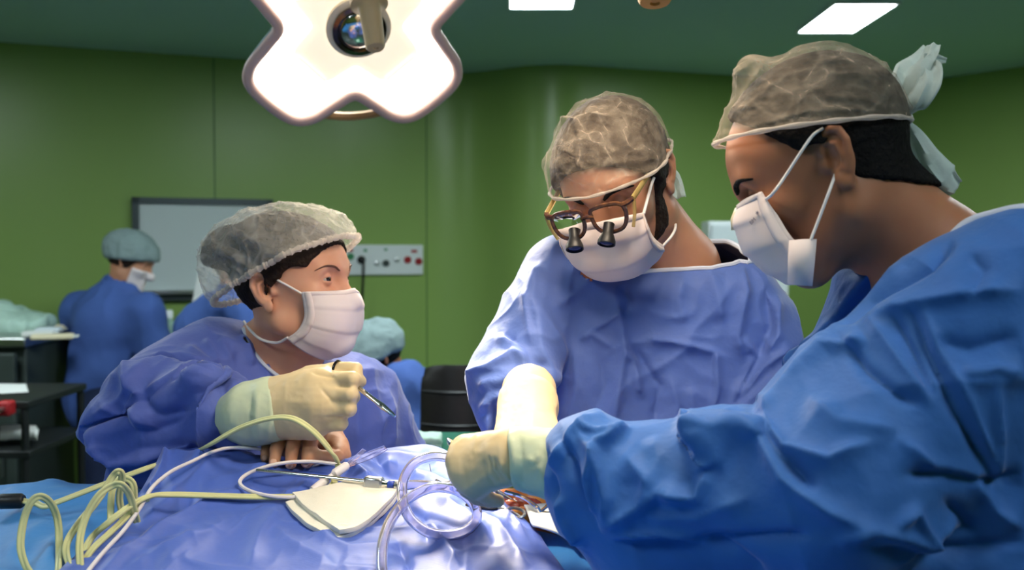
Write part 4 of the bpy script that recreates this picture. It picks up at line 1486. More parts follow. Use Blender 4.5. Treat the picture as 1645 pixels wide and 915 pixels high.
# ================= surgeon on the right
PT = person('person', (P(1560, 600, 1.12)[0], 1.14, 0.0), 'surgeon in profile with tied cap and bright blue gown, one arm reaching across the table')
JT = dict(neck=P(1500, 432, 1.16), chest=P(1560, 600, 1.16), hip=np.array([0.62, 1.20, 0.95]), sha=P(1610, 520, 1.03), shb=P(1440, 520, 1.36),
          ela=P(1310, 800, 1.02), elb=P(1240, 740, 1.36), wra=P(880, 742, 1.13), wrb=P(1050, 810, 1.32), hda=P(790, 745, 1.16), hdb=P(960, 815, 1.26),
          side=np.array([0.15, -1.0, 0]), fwd=np.array([-1.0, 0.1, 0]))
legs(JT)
hp, HTf = head_piece(HT, JT['neck'], [rc(JT['neck'], JT['chest'], 0.07, 0.11)], 0.85, -0.12, neck_r=(0.058, 0.070))
body_mesh([hp, (limbs_f(JT), *bounds(*[JT[k] for k in JT if k not in ('side', 'fwd')], pad=0.2), 0.010)], M['skin_tan'], PT)
add_eyes(HT, PT, (0, 0.86, -0.22))
add_brows(HT, PT, M['hair_black'], HTf, 1.2)
hair = INT(0.006, OFF(HT.skull(), 0.006), half((0, 0.036, 0.078), (0, 0.85, -0.52)))
hair = U(0.01, hair, INT(0.008, OFF(HT.skull(), 0.0085), half((0, 0.014, 0.03), (0, 1, -0.55)), half((0, -0.06, -0.075), (0, 0.25, -1))))
hair = SUB(0.004, hair, rc((-0.08, 0.006, 0.006), (0.08, 0.006, 0.006), 0.024, 0.024), rc((-0.08, 0.03, -0.01), (0.08, 0.03, -0.01), 0.028, 0.028))
hf = SUB(0.004, hair, OFF(HT.ear(1), 0.002), OFF(HT.ear(-1), 0.002))
hf = U(0.006, HT.f(hf), INT(0.006, OFF(U(0.03, HT.f(HT.skull()), neck_f(HT, JT['neck'], 0.058, 0.070)), 0.006), HT.f(half((0, -0.040, -0.040), (0, 0.57, -0.82))), HT.f(half((0, -0.014, 0), (0, 1, -0.25))), HT.f(SUB(0.004, half((0, 0, 0.2), (0, 0, 1)), OFF(HT.ear(-1), 0.003), OFF(HT.ear(1), 0.003)))))
solid('hair', hf, HT.c - 0.17, HT.c + 0.17, 0.0025, M['hair_black'], PT, disp=lambda X, N: 0.0012 * vnoise(HT.Lc(X) * [300, 60, 160]))

capf = U(0.025, OFF(HT.skull(), 0.0140), ell(HT.at(1216, 130, 0.0), (0.054, 0.024, 0.032)), ell(HT.at(1300, 112, 0.0), (0.045, 0.035, 0.016)))
cp = HT.at(1162, 232, 0.0); cq = HT.at(1440, 196, 0.0)
cn = np.array([0, cq[2] - cp[2], -(cq[1] - cp[1])]); cn = cn / np.linalg.norm(cn); cn = -cn if cn[2] > 0 else cn
capT, loops = cloth_mesh('surgical_cap', HT.f(capf), HT.c - 0.2, HT.c + 0.2, 0.0026, M['cap_sheer'], PT, noise=0.0024, nscale=26, stretch=(0.5, 1, 1.6), cuts=[(HT.W(cp * [0, 1, 1])[0], HT.R @ cn)], thick=0,
                         creases=[([(1440, 190), (1380, 178), (1300, 180), (1180, 215)], 6, 9, 2.5), ([(1440, 190), (1370, 195), (1280, 200), (1170, 232)], 6, 8, 2.5), ([(1438, 188), (1390, 160), (1310, 155)], 6, 9, 2),
                                  ([(1436, 186), (1400, 135), (1340, 100), (1280, 85)], 6, 9, 2.2), ([(1170, 200), (1230, 150), (1260, 120)], 6, 8, 2.5), ([(1180, 190), (1210, 130), (1230, 95)], 5, 7, 3), ([(1165, 140), (1185, 120), (1215, 100)], 5, 7, 3.5)])
lp = resample(lsmooth(loops[0], 8), 140)
rim = MB(); rim.tube(lp, 0.0026 + 0.0006 * np.sin(np.arange(140) * 0.7), 8, close=True)
rim.build('folded_edge', M['cap_edge'], capT)
KN = P(1446, 194, 1.15)
kb = MB(); kb.tube(spline([KN + np.array([-.006, -.004, .004]), KN + np.array([.003, -.008, .002]), KN + np.array([.008, 0, -.004])], 5), [0.004, 0.006, 0.0085, 0.009, 0.009, 0.0085, 0.008, 0.007, 0.006, 0.005, 0.004], 10)
kb.build('knot', M['tie'], capT)
ribbon('cap_tie', capT, [KN, P(1452, 150, 1.14), P(1466, 112, 1.14), P(1487, 90, 1.15), P(1497, 72, 1.16)], [0.006, 0.016, 0.019, 0.013, 0.010], M['tie'], seed=1, wdir=(1, -0.5, 0.2), amp=0.004)
ribbon('cap_tie', capT, [KN, P(1468, 172, 1.12), P(1490, 135, 1.115), P(1493, 112, 1.13), P(1484, 104, 1.15)], [0.005, 0.012, 0.014, 0.013, 0.010], M['tie'], seed=4, wdir=(1, -0.4, 0.3), amp=0.004)
ribbon('cap_tie', capT, [P(1484, 96, 1.15), P(1500, 95, 1.15), P(1520, 97, 1.15)], [0.008, 0.007, 0.003], M['tie'], seed=2, wdir=(0, -0.4, 1), amp=0.002)
ribbon('cap_tie', capT, [KN, P(1466, 220, 1.14), P(1486, 258, 1.13), P(1510, 290, 1.13), P(1535, 305, 1.13)], [0.006, 0.012, 0.018, 0.022, 0.012], M['tie'], seed=5, wdir=(1, -0.4, 0.5), amp=0.005)

mT, GT = mask_mesh(HT, PT, [(1192, 326), (1182, 348), (1184, 372), (1199, 405), (1222, 428), (1262, 455)],
                   [(1227, 306, -.058), (1244, 336, -.066), (1262, 366, -.070), (1284, 400, -.070), (1296, 456, -.060)], M['mask'], pleats=3, amp=0.0022, puff=0.004, face=HTf)
b = MB()
b.grid(np.array([[P(1268, 386, 1.072), P(1290, 384, 1.066), P(1311, 384, 1.068)], [P(1266, 420, 1.070), P(1288, 420, 1.063), P(1308, 421, 1.066)], [P(1266, 455, 1.076), P(1286, 458, 1.068), P(1304, 459, 1.070)]]))
o = b.build('folded_side_panel', M['mask'], mT); md = o.modifiers.new('solid', 'SOLIDIFY'); md.thickness = 0.0015
# nose tape over the mask's top edge
tp = np.array([[HT.W(HT.at(x, y, xl))[0] for (x, y, xl) in r] for r in (((1189, 331, 0.012), (1186, 332, 0.0), (1198, 331, -.014), (1214, 336, -.028)), ((1183, 348, 0.012), (1179, 350, 0.0), (1192, 349, -.016), (1212, 352, -.030)), ((1184, 366, 0.012), (1180, 368, 0.0), (1192, 368, -.017), (1212, 369, -.031)))])
tp = tp + HT.R @ np.array([-0.0, 0.004, 0.001])
b = MB(); b.grid(tp); o = b.build('nose_tape', M['cream'], mT); md = o.modifiers.new('solid', 'SOLIDIFY'); md.thickness = 0.0008
strap(HT, mT, [GT[4, -1], P(1242, 310, 1.075), P(1262, 282, 1.072), P(1288, 242, 1.066), P(1306, 217, 1.066), P(1322, 206, 1.068)], 0.0017, True)
strap(HT, mT, [P(1303, 384, 1.066), P(1318, 345, 1.065), P(1331, 310, 1.064), P(1339, 288, 1.070), P(1345, 270, 1.078)], 0.0017, True)


# ------------------------------------------------------------------ gowns
def box_px(pts, y0, y1, pad=0.03):
    q = np.array([P(x, y, Y) for x, y in pts for Y in (y0, y1)])
    return q.min(0) - pad, q.max(0) + pad


def skirt(J, lo=0.42, rx=0.25, ry=0.17):
    h = J['hip']
    return ell((h[0], h[1], h[2] - 0.22), (rx, ry, 0.62))


def plane3(a, b, c):
    """plane through three points, normal pointing up"""
    n = np.cross(np.asarray(b) - a, np.asarray(c) - a)
    n = n / np.linalg.norm(n)
    return (np.asarray(a), n if n[2] > 0 else -n)


def neck_trim(loop, parent, r=0.0042, name='neck_binding'):
    lp = resample(lsmooth(loop, 4), 120)
    b = MB(); b.tube(lp, r, 8, close=True)
    return b.build(name, M['trim'], parent)


def legs_mesh(J, parent, mt):
    for s in ('a', 'b'):
        f = U(0.03, rc(J['hip'] + J['side'] * (0.10 if s == 'a' else -0.10) - np.array([0, 0, 0.2]), J['kn' + s], 0.10, 0.085), rc(J['kn' + s], J['an' + s], 0.085, 0.065))
        p = [J['hip'], J['kn' + s], J['an' + s]]
        lo, hi = bounds(*p, pad=0.22); lo[2] = max(lo[2], 0.0)
        solid('trouser_leg', f, lo, hi, 0.016, mt, parent)
        g = U(0.02, ell(J['an' + s] + J['fwd'] * 0.07 - np.array([0, 0, 0.03]), (0.055, 0.055, 0.04)), rc(J['an' + s] - np.array([0, 0, 0.03]), J['an' + s] + J['fwd'] * 0.17 - np.array([0, 0, 0.035]), 0.04, 0.032))
        q = J['an' + s] + J['fwd'] * 0.07
        solid('shoe', g, q - 0.2, q + 0.2, 0.01, M['paper'], parent)


# ---- nurse
torso = [(392, 527), (332, 541), (272, 575), (250, 640), (250, 800), (668, 800), (652, 700), (640, 660), (622, 622), (600, 588), (578, 572), (545, 566), (500, 560), (440, 545)]
sleeve = [(195, 583), (240, 576), (300, 590), (345, 592), (395, 612), (428, 640), (385, 645), (362, 655), (362, 690), (385, 712), (425, 735), (400, 790), (150, 790), (165, 750), (136, 726), (102, 700), (146, 640)]
fW = U(0.02, U(0.05, pillow(torso, 1.79, 0.115, 0.085, slope=(0.12, 0)), rc(P(340, 590, 1.75), P(235, 650, 1.66), 0.085, 0.075), skirt(JW)),
       pillow(sleeve, 1.55, 0.055, 0.034, slope=(-0.32, 0.0)), rc(P(235, 640, 1.64), P(205, 680, 1.58), 0.055, 0.048), rc(P(585, 640, 1.84), P(645, 760, 1.84), 0.07, 0.06), rc(P(645, 760, 1.84), P(590, 800, 1.66), 0.06, 0.045), rc(P(300, 672, 1.535), P(366, 672, 1.482), 0.058, 0.040))
flap = [(345, 591), (352, 640), (336, 700), (318, 718), (240, 742), (172, 756), (150, 735), (128, 700), (215, 672), (300, 622)]
fW = U(0.008, fW, pillow(flap, 1.505, 0.030, 0.012, slope=(-0.30, 0.12)))
crW = [
    ([(345, 593), (300, 625), (230, 672), (125, 697)], 22, 60, 10, .1), ([(345, 593), (338, 640), (322, 716)], 26, 10, 9, .1), ([(345, 593), (400, 622), (440, 640)], 10, 14, 8, .1),
    ([(240, 578), (225, 610), (205, 640), (150, 680)], 12, 18, 7), ([(200, 585), (225, 620), (245, 632)], 9, 12, 6), ([(245, 628), (300, 612), (330, 612)], 8, 13, 6), ([(215, 655), (245, 628)], 8, 12, 5),
    ([(205, 650), (220, 690), (250, 690), (300, 670)], 9, 12, -5), ([(245, 632), (250, 655), (265, 665), (310, 655)], 7, 10, -5), ([(240, 585), (290, 578), (330, 590)], 8, 12, 5), ([(300, 560), (330, 580), (345, 592)], 8, 14, 5),
    ([(355, 545), (362, 565), (372, 585)], 6, 10, 4), ([(385, 540), (400, 570), (405, 590)], 6, 10, 5), ([(405, 540), (425, 570), (440, 600)], 8, 12, 5), ([(330, 545), (345, 570), (350, 590)], 6, 10, 4),
    ([(350, 600), (365, 640), (355, 700)], 8, 10, -6), ([(345, 690), (370, 675), (385, 690)], 6, 8, 5), ([(350, 715), (385, 700), (410, 725)], 6, 9, 5), ([(335, 720), (360, 740), (420, 735)], 7, 9, 5),
    ([(170, 640), (210, 665), (260, 690)], 12, 18, 5), ([(118, 695), (150, 720), (165, 750)], 8, 12, 5), ([(165, 748), (220, 720), (320, 715)], 16, 22, -5), ([(150, 760), (200, 745), (290, 735)], 12, 16, 4),
    ([(590, 585), (600, 640), (610, 700)], 10, 12, 5), ([(620, 625), (628, 680), (630, 720)], 8, 10, 5), ([(560, 590), (572, 650), (575, 720)], 10, 14, 4), ([(450, 600), (470, 650), (480, 720)], 12, 16, 4),
]
lo, hi = box_px([(100, 520), (690, 800)], 1.42, 2.0, 0.06); lo[2] = 0.45
gownW, loops = cloth_mesh('gown', fW, lo, hi, 0.0034, M['gown_violet'], PW, creases=crW, noise=0.0038, nscale=9,
                          cuts=[plane3(P(390, 527, 1.71), P(474, 603, 1.655), P(552, 574, 1.73))[:2] + (P(480, 562, 1.69), 0.104)], sm=2)
tr = on_surface(fW, spline([P(390, 528, 1.72), P(408, 556, 1.69), P(434, 582, 1.668), P(470, 603, 1.652), P(505, 606, 1.648), P(534, 594, 1.66), P(551, 574, 1.70)], 6), 0.006)
b = MB(); b.tube(lsmooth(np.asarray(tr, float), 6, False), 0.0034, 8); b.build('neck_binding', M['trim'], gownW)
legs_mesh(JW, PW, M['navy'])

# gloved fist of the nurse
wr = P(408, 658, 1.445)
kn = [P(520, 611, 1.415), P(527, 634, 1.40), P(521, 659, 1.402), P(504, 684, 1.415)]
fing = [[kn[0], P(566, 608, 1.388), P(577, 612, 1.43), P(545, 616, 1.46)], [kn[1], P(563, 633, 1.382), P(567, 637, 1.425), P(538, 638, 1.455)],
        [kn[2], P(560, 656, 1.385), P(562, 658, 1.425), P(535, 658, 1.45)], [kn[3], P(547, 681, 1.395), P(550, 680, 1.43), P(526, 676, 1.45)]]
thumb = [P(450, 632, 1.445), P(496, 602, 1.445), P(540, 594, 1.43), P(572, 592, 1.415)]
gfW = hand_f(wr, 0.027, kn, fing, thumb, rk=0.0125, rf=0.0106, k=0.022, kf=0.009, palm=[(P(440, 650, 1.44), P(505, 648, 1.405), 0.033, 0.026), (P(445, 668, 1.44), P(500, 676, 1.415), 0.030, 0.020), (P(450, 640, 1.44), P(505, 618, 1.415), 0.026, 0.018)])
crH = [([(515, 622), (530, 640), (535, 650)], 3, 4, -1.2), ([(540, 621), (565, 621)], 2, 2, -1.2), ([(530, 645), (566, 644)], 2, 2, -1.0), ([(520, 670), (560, 668)], 2, 2, -1.0), ([(500, 598), (540, 607)], 3, 3, -1.5)]
def handmesh(name, f, pts, m, parent, cr=(), h=0.0022, wr_noise=0.0006, pad=0.05):
    lo, hi = bounds(*pts, pad=pad)
    return solid(name, f, lo, hi, h, m, parent, sm=1, disp=lambda X, N: (crease_disp(X, N, cr) if len(cr) else 0) + wr_noise * ridged(X * 55, 2))
gloveW = handmesh('glove', gfW, [wr] + kn + thumb + fing[0], M['glove'], PW, crH)
cu = U(0.012, rc(P(434, 658, 1.440), P(405, 664, 1.445), 0.0485, 0.0465), rc(P(405, 664, 1.45), P(382, 668, 1.46), 0.043, 0.036))
cuffW = handmesh('glove_cuff', cu, [P(434, 658, 1.44), P(380, 668, 1.46)], M['glove_cuff'], PW, [([(432, 620), (436, 660), (430, 705)], 3, 4, 1.5), ([(405, 625), (400, 670), (410, 715)], 4, 8, -1.5), ([(415, 625), (412, 665), (418, 712)], 4, 6, 1.2)], h=0.003)
handmesh('sleeve_cuff', U(0.01, rc(P(392, 668, 1.46), P(358, 672, 1.475), 0.034, 0.026)), [P(392, 668, 1.46), P(358, 672, 1.475)], M['deep_cuff'], PW, h=0.003)
b = MB(); b.lathe([(0.020, -0.003), (0.0225, -0.003), (0.0235, 0.0), (0.0225, 0.003), (0.020, 0.003)], P(357, 673, 1.474), P(357, 673, 1.474) - P(392, 668, 1.46), 24); b.build('cuff_hem', M['glove'], PW)

# ---- surgeon in the middle
torso = [(900, 392), (878, 425), (862, 470), (856, 520), (858, 600), (860, 800), (1230, 800), (1262, 640), (1280, 580), (1280, 540), (1262, 482), (1228, 428), (1166, 392), (1120, 388), (1000, 388), (940, 384)]
sl_a = [(893, 392), (868, 425), (846, 466), (826, 506), (812, 538), (798, 545), (780, 572), (752, 605), (758, 640), (770, 672), (784, 696), (802, 668), (815, 636), (850, 613), (892, 606), (905, 560), (900, 470)]
sl_b = [(1205, 420), (1232, 432), (1264, 484), (1285, 548), (1278, 592), (1228, 660), (1205, 800), (1110, 800), (1150, 700), (1195, 610), (1215, 560), (1205, 480)]
fS = U(0.025, U(0.06, pillow(torso, 1.60, 0.125, 0.085, slope=(-0.08, 0.10)), skirt(JS)), pillow(sl_a, 1.50, 0.055, 0.045, slope=(-0.10, 0.45)), rc(P(905, 450, 1.58), P(815, 590, 1.50), 0.07, 0.055),
       pillow(sl_b, 1.50, 0.060, 0.055, slope=(0, 0.25)), rc(P(1225, 690, 1.51), P(1120, 785, 1.37), 0.058, 0.045))
crS = [
    ([(752, 605), (790, 590), (825, 570), (850, 580)], 10, 14, 8, .1), ([(770, 625), (800, 612), (845, 592), (885, 600)], 8, 12, 8, .1), ([(785, 640), (815, 622), (850, 606), (892, 606)], 6, 9, 6, .1), ([(798, 545), (830, 555), (870, 585)], 9, 12, 7), ([(812, 538), (850, 570), (885, 600)], 7, 10, -6),
    ([(770, 660), (795, 635), (820, 615)], 6, 9, 5), ([(846, 466), (850, 520), (855, 560)], 7, 10, 5), ([(868, 425), (855, 470), (850, 500)], 8, 10, 5),
    ([(870, 420), (862, 480), (868, 560), (890, 620)], 12, 14, 6), ([(930, 400), (920, 440), (905, 480)], 10, 14, 5), ([(960, 440), (930, 470), (895, 490)], 8, 12, 5),
    ([(985, 455), (995, 500), (1005, 560), (995, 620), (985, 700)], 9, 13, 6), ([(1000, 455), (1010, 480), (1005, 505)], 6, 9, -5), ([(985, 560), (950, 535), (930, 545)], 7, 9, 3.5), ([(1000, 500), (970, 520), (945, 530)], 6, 8, 4),
    ([(1040, 543), (1090, 550), (1150, 565)], 5, 9, 5, .08), ([(1150, 562), (1152, 620), (1140, 690)], 9, 5, 5, .08), ([(1010, 548), (1025, 570), (1060, 620), (1050, 690)], 8, 10, -5), ([(1000, 560), (1020, 580), (1030, 640)], 6, 9, 5), ([(960, 560), (970, 620), (945, 700)], 10, 12, -4), ([(920, 540), (930, 620), (910, 690)], 12, 14, 4), ([(1075, 600), (1090, 650), (1080, 700)], 9, 12, 3.5), ([(1110, 620), (1115, 660), (1105, 700)], 8, 10, 3),
    ([(1190, 430), (1200, 470), (1185, 540), (1195, 580)], 9, 14, 6), ([(1230, 450), (1240, 520), (1222, 560), (1180, 650)], 12, 16, -7), ([(1250, 470), (1250, 540), (1230, 570)], 9, 12, 6), ([(1195, 540), (1215, 570), (1175, 650)], 7, 10, 6), ([(1270, 560), (1230, 590), (1185, 640)], 6, 9, 5), ([(1275, 590), (1235, 620), (1190, 655)], 6, 10, 4),
    ([(1100, 440), (1090, 480), (1100, 520)], 12, 16, 3.5), ([(1140, 430), (1150, 470), (1160, 520)], 12, 16, 4),
]
lo, hi = box_px([(740, 380), (1300, 800)], 1.38, 1.86, 0.05); lo[2] = 0.45
gownS, loops = cloth_mesh('gown', fS, lo, hi, 0.0034, M['gown'], PS, creases=crS, noise=0.0038, nscale=9,
                          cuts=[plane3(P(1045, 447, 1.475), P(1168, 398, 1.57), P(930, 380, 1.66))[:2] + (P(1060, 410, 1.58), 0.155)], sm=2)
if len(loops[0]) > 10: neck_trim(loops[0], gownS, 0.0042)
legs_mesh(JS, PS, M['navy'])
wr = P(848, 650, 1.365)
kn = [P(876, 716, 1.29), P(855, 720, 1.28), P(832, 719, 1.28), P(810, 712, 1.29)]
fing = [[kn[0], P(872, 742, 1.272), P(862, 758, 1.268), P(850, 768, 1.272)], [kn[1], P(850, 747, 1.262), P(844, 763, 1.258), P(836, 772, 1.262)], [kn[2], P(830, 745, 1.262), P(828, 760, 1.258), P(826, 770, 1.262)], [kn[3], P(808, 736, 1.275), P(810, 750, 1.270), P(814, 760, 1.270)]]
thumb = [P(872, 680, 1.33), P(890, 708, 1.30), P(888, 732, 1.285), P(874, 754, 1.272)]
gfS = hand_f(wr, 0.032, kn, fing, thumb, rk=0.0125, rf=0.010, k=0.022)
gloveS = handmesh('glove', gfS, [wr] + kn + thumb + fing[1] + fing[3], M['glove'], PS, [([(828, 660), (850, 655), (880, 662)], 3, 5, -1.0)])
handmesh('glove_cuff', U(0.014, rc(P(850, 628, 1.40), P(847, 668, 1.352), 0.0385, 0.037), rc(P(847, 668, 1.352), P(845, 690, 1.325), 0.037, 0.036)), [P(850, 625, 1.40), P(845, 690, 1.325)], M['glove'], PS,
         [([(812, 638), (845, 628), (888, 640)], 4, 6, 2.0), ([(808, 645), (845, 636), (888, 648)], 3, 5, -2.0), ([(800, 660), (850, 650), (890, 665)], 4, 6, 1.0)], h=0.003)

# ---- surgeon on the right
out = [(1760, 338), (1640, 336), (1600, 343), (1556, 356), (1530, 380), (1440, 410), (1395, 462), (1330, 540), (1290, 576), (1256, 615), (1215, 664), (1160, 656), (1110, 664), (1100, 688), (1010, 693), (965, 668), (905, 690), (878, 716), (880, 770), (897, 830), (903, 865), (930, 892), (960, 940), (1000, 1010), (1760, 1010)]
fT = U(0.03, pillow(out, 1.055, 0.075, 0.060, slope=(-0.22, 0)), U(0.06, rc(P(1600, 520, 1.03), P(1330, 800, 0.99), 0.105, 0.085), rc(P(1330, 800, 0.99), P(960, 780, 1.09), 0.085, 0.058)),
       U(0.05, rc(P(1590, 560, 1.14), P(1650, 800, 1.18), 0.11, 0.19), rc(P(1440, 470, 1.20), P(1420, 700, 1.22), 0.075, 0.12), skirt(JT, rx=0.19, ry=0.25), rc(P(1440, 545, 1.34), P(1245, 745, 1.36), 0.075, 0.060), rc(P(1245, 745, 1.36), P(1070, 805, 1.325), 0.060, 0.045)))
flap = [(1108, 663), (1160, 656), (1212, 664), (1262, 735), (1300, 820), (1210, 850), (1128, 800), (1142, 755), (1122, 720), (1103, 692)]
fT = U(0.008, fT, pillow(flap, 0.985, 0.028, 0.012, slope=(-0.20, 0.15)))
collar = [(1348, 455), (1386, 450), (1420, 520), (1350, 640), (1280, 580), (1330, 532)]
fT = U(0.02, fT, pillow(collar, 1.25, 0.03, 0.02))
crT = [
    ([(1440, 411), (1380, 470), (1330, 545), (1290, 580), (1215, 662)], 10, 22, 9, .06), ([(1530, 382), (1490, 425), (1395, 478), (1345, 530)], 9, 14, -7, .1), ([(1395, 545), (1330, 565), (1285, 610), (1225, 672)], 10, 18, 8, .08), ([(1640, 465), (1560, 470), (1470, 490), (1395, 505)], 12, 25, 6),
    ([(1345, 535), (1390, 590), (1440, 630), (1480, 650)], 8, 12, -5), ([(1430, 500), (1470, 570), (1500, 640)], 8, 12, -5), ([(1460, 490), (1490, 560), (1540, 660), (1600, 770)], 7, 10, -5), ([(1480, 490), (1510, 560), (1560, 650), (1605, 760)], 7, 10, 4), ([(1390, 500), (1440, 570), (1500, 650)], 10, 12, 4),
    ([(1110, 664), (1105, 690), (1125, 720), (1142, 755)], 10, 16, 8, .08), ([(1215, 662), (1260, 720), (1330, 740), (1400, 710)], 12, 18, 7), ([(1160, 656), (1220, 700), (1260, 770), (1330, 820), (1400, 850)], 14, 20, 8), ([(1215, 680), (1270, 745), (1310, 790)], 14, 16, -7), ([(1142, 755), (1125, 800), (1100, 800), (1060, 790)], 10, 16, 7), ([(1105, 800), (1060, 795), (1000, 830), (960, 850)], 10, 18, 6),
    ([(965, 668), (920, 700), (890, 740), (882, 770)], 7, 10, 6), ([(1010, 692), (960, 715), (945, 770), (955, 830), (965, 850)], 8, 10, 7), ([(905, 700), (920, 740), (940, 800), (965, 855)], 7, 9, -7), ([(930, 700), (955, 730), (975, 800), (970, 840)], 7, 9, 6), ([(1012, 693), (970, 700), (930, 690)], 6, 8, 5), ([(880, 720), (885, 760), (895, 810)], 6, 8, -5), ([(895, 790), (905, 830), (935, 880)], 8, 10, 6),
    ([(985, 870), (1100, 872), (1200, 865), (1300, 858)], 9, 14, -6, .08), ([(985, 862), (1060, 855), (1140, 875)], 8, 12, 5), ([(1130, 870), (1180, 890), (1230, 930)], 9, 14, -5), ([(1030, 830), (1120, 830), (1200, 800)], 14, 18, 4), ([(1000, 730), (1040, 770), (1040, 810)], 14, 18, 4),
    ([(1340, 870), (1400, 850), (1480, 870), (1550, 830)], 12, 16, 6), ([(1450, 760), (1520, 760), (1600, 775), (1645, 760)], 10, 16, -6), ([(1440, 700), (1500, 750), (1600, 770)], 14, 18, 5), ([(1430, 850), (1470, 820), (1490, 870), (1450, 910)], 9, 12, 6), ([(1520, 800), (1560, 850), (1480, 900)], 12, 14, -5), ([(1400, 880), (1500, 890), (1645, 870)], 12, 18, -6), ([(1560, 760), (1600, 820), (1645, 850)], 12, 16, 5), ([(1600, 610), (1610, 700), (1605, 790)], 6, 9, 4),
    ([(1500, 540), (1560, 560), (1640, 540)], 18, 22, -5), ([(1540, 600), (1600, 590), (1645, 600)], 16, 20, 5), ([(1555, 400), (1580, 430), (1560, 480)], 12, 16, -4), ([(1300, 640), (1350, 680), (1440, 690)], 18, 26, 5), ([(1050, 700), (1060, 740), (1040, 790)], 22, 26, 3),
]
lo, hi = box_px([(860, 320), (1760, 1010)], 0.86, 1.45, 0.05); lo[2] = 0.5
gownT, loops = cloth_mesh('gown', fT, lo, hi, 0.0034, M['gown_near'], PT, creases=crT, noise=0.0030, nscale=7,
                          cuts=[plane3(P(1356, 470, 1.28), P(1376, 472, 1.22), P(1366, 455, 1.30))[:2] + (P(1366, 455, 1.26), 0.02)], sm=2)
b = MB(); b.tube(spline([P(1525, 384, 1.045), P(1556, 357, 1.04), P(1600, 343, 1.03), P(1640, 335, 1.02), P(1700, 334, 1.02)], 6), 0.0052, 10); b.build('neck_binding', M['trim'], gownT)
b = MB(); b.tube(spline([P(1349, 458, 1.25), P(1352, 470, 1.225), P(1366, 476, 1.222)], 6), 0.0048, 8); b.build('neck_binding', M['trim'], gownT)
legs_mesh(JT, PT, M['navy'])
wr = P(826, 733, 1.135)
kn = [P(746, 722, 1.175), P(738, 738, 1.158), P(744, 758, 1.148), P(760, 777, 1.146)]
fing = [[kn[0], P(738, 734, 1.215), P(752, 758, 1.235), P(766, 774, 1.235)], [kn[1], P(737, 762, 1.188), P(755, 783, 1.210), P(772, 793, 1.213)], [kn[2], P(750, 783, 1.168), P(768, 797, 1.188), P(785, 802, 1.193)], [kn[3], P(774, 793, 1.160), P(787, 802, 1.172), P(800, 804, 1.178)]]
thumb = [P(802, 715, 1.165), P(770, 712, 1.205), P(757, 728, 1.235), P(768, 752, 1.245)]
gfT = hand_f(wr, 0.024, kn, fing, thumb, rk=0.0115, rf=0.0108, k=0.014, palm=[(P(812, 722, 1.135), P(756, 724, 1.168), 0.022, 0.016), (P(808, 742, 1.13), P(768, 764, 1.148), 0.023, 0.016)])
gloveT = handmesh('glove', gfT, [wr] + kn + thumb + fing[1] + fing[3], M['glove'], PT, [([(784, 730), (790, 755), (806, 775)], 3, 3, -1.6), ([(793, 732), (800, 757), (814, 775)], 3, 3, -1.5), ([(776, 738), (780, 760), (795, 780)], 3, 4, -1.2), ([(803, 735), (808, 757), (822, 772)], 3, 3, 1.2), ([(740, 790), (770, 770), (790, 755)], 6, 8, 1.0)])
handmesh('glove_cuff', INT(0.004, U(0.010, rc(P(822, 731, 1.130), P(856, 738, 1.125), 0.0320, 0.0355), rc(P(856, 738, 1.125), P(892, 746, 1.115), 0.0355, 0.041)), half(P(819, 732, 1.13), (-1, 0, -0.1))), [P(822, 736, 1.13), P(892, 745, 1.115)], M['glove_cuff'], PT,
         [([(820, 695), (826, 735), (822, 775)], 3, 4, 1.4), ([(835, 695), (838, 740), (840, 785)], 4, 6, -1.2), ([(845, 735), (862, 742), (868, 725)], 4, 5, 1.5), ([(850, 760), (870, 750), (875, 780)], 5, 6, 1.2)], h=0.003)

# the other hands, gloved too, behind the right surgeon's sleeve and behind the patient
for (nm, J, w, d, bk, ts, par) in (('S', JS, JS['wrb'], (-0.75, -0.35, -0.12), (0.1, -0.2, 1), (-0.4, 0.9, 0), PS), ('T', JT, JT['wrb'], (-0.85, -0.05, -0.10), (0.1, 0.3, 1), (-0.1, -1, 0), PT), ('W', JW, JW['wrb'], (-0.4, -0.9, -0.05), (0, 0, 1), (-1, 0.3, 0), PW)):
    kn, fg, th = pose_hand(w, d, bk, ts, 0.55)
    handmesh('glove', hand_f(w, 0.028, kn, fg, th, k=0.018), [w] + kn + th + [f_[-1] for f_ in fg], M['glove'], par, h=0.003)
    d = np.asarray(d) / np.linalg.norm(d)
    handmesh('glove_cuff', rc(w + d * 0.012, w - d * 0.055, 0.034, 0.038), [w, w - d * 0.06], M['glove_cuff'], par, h=0.004)

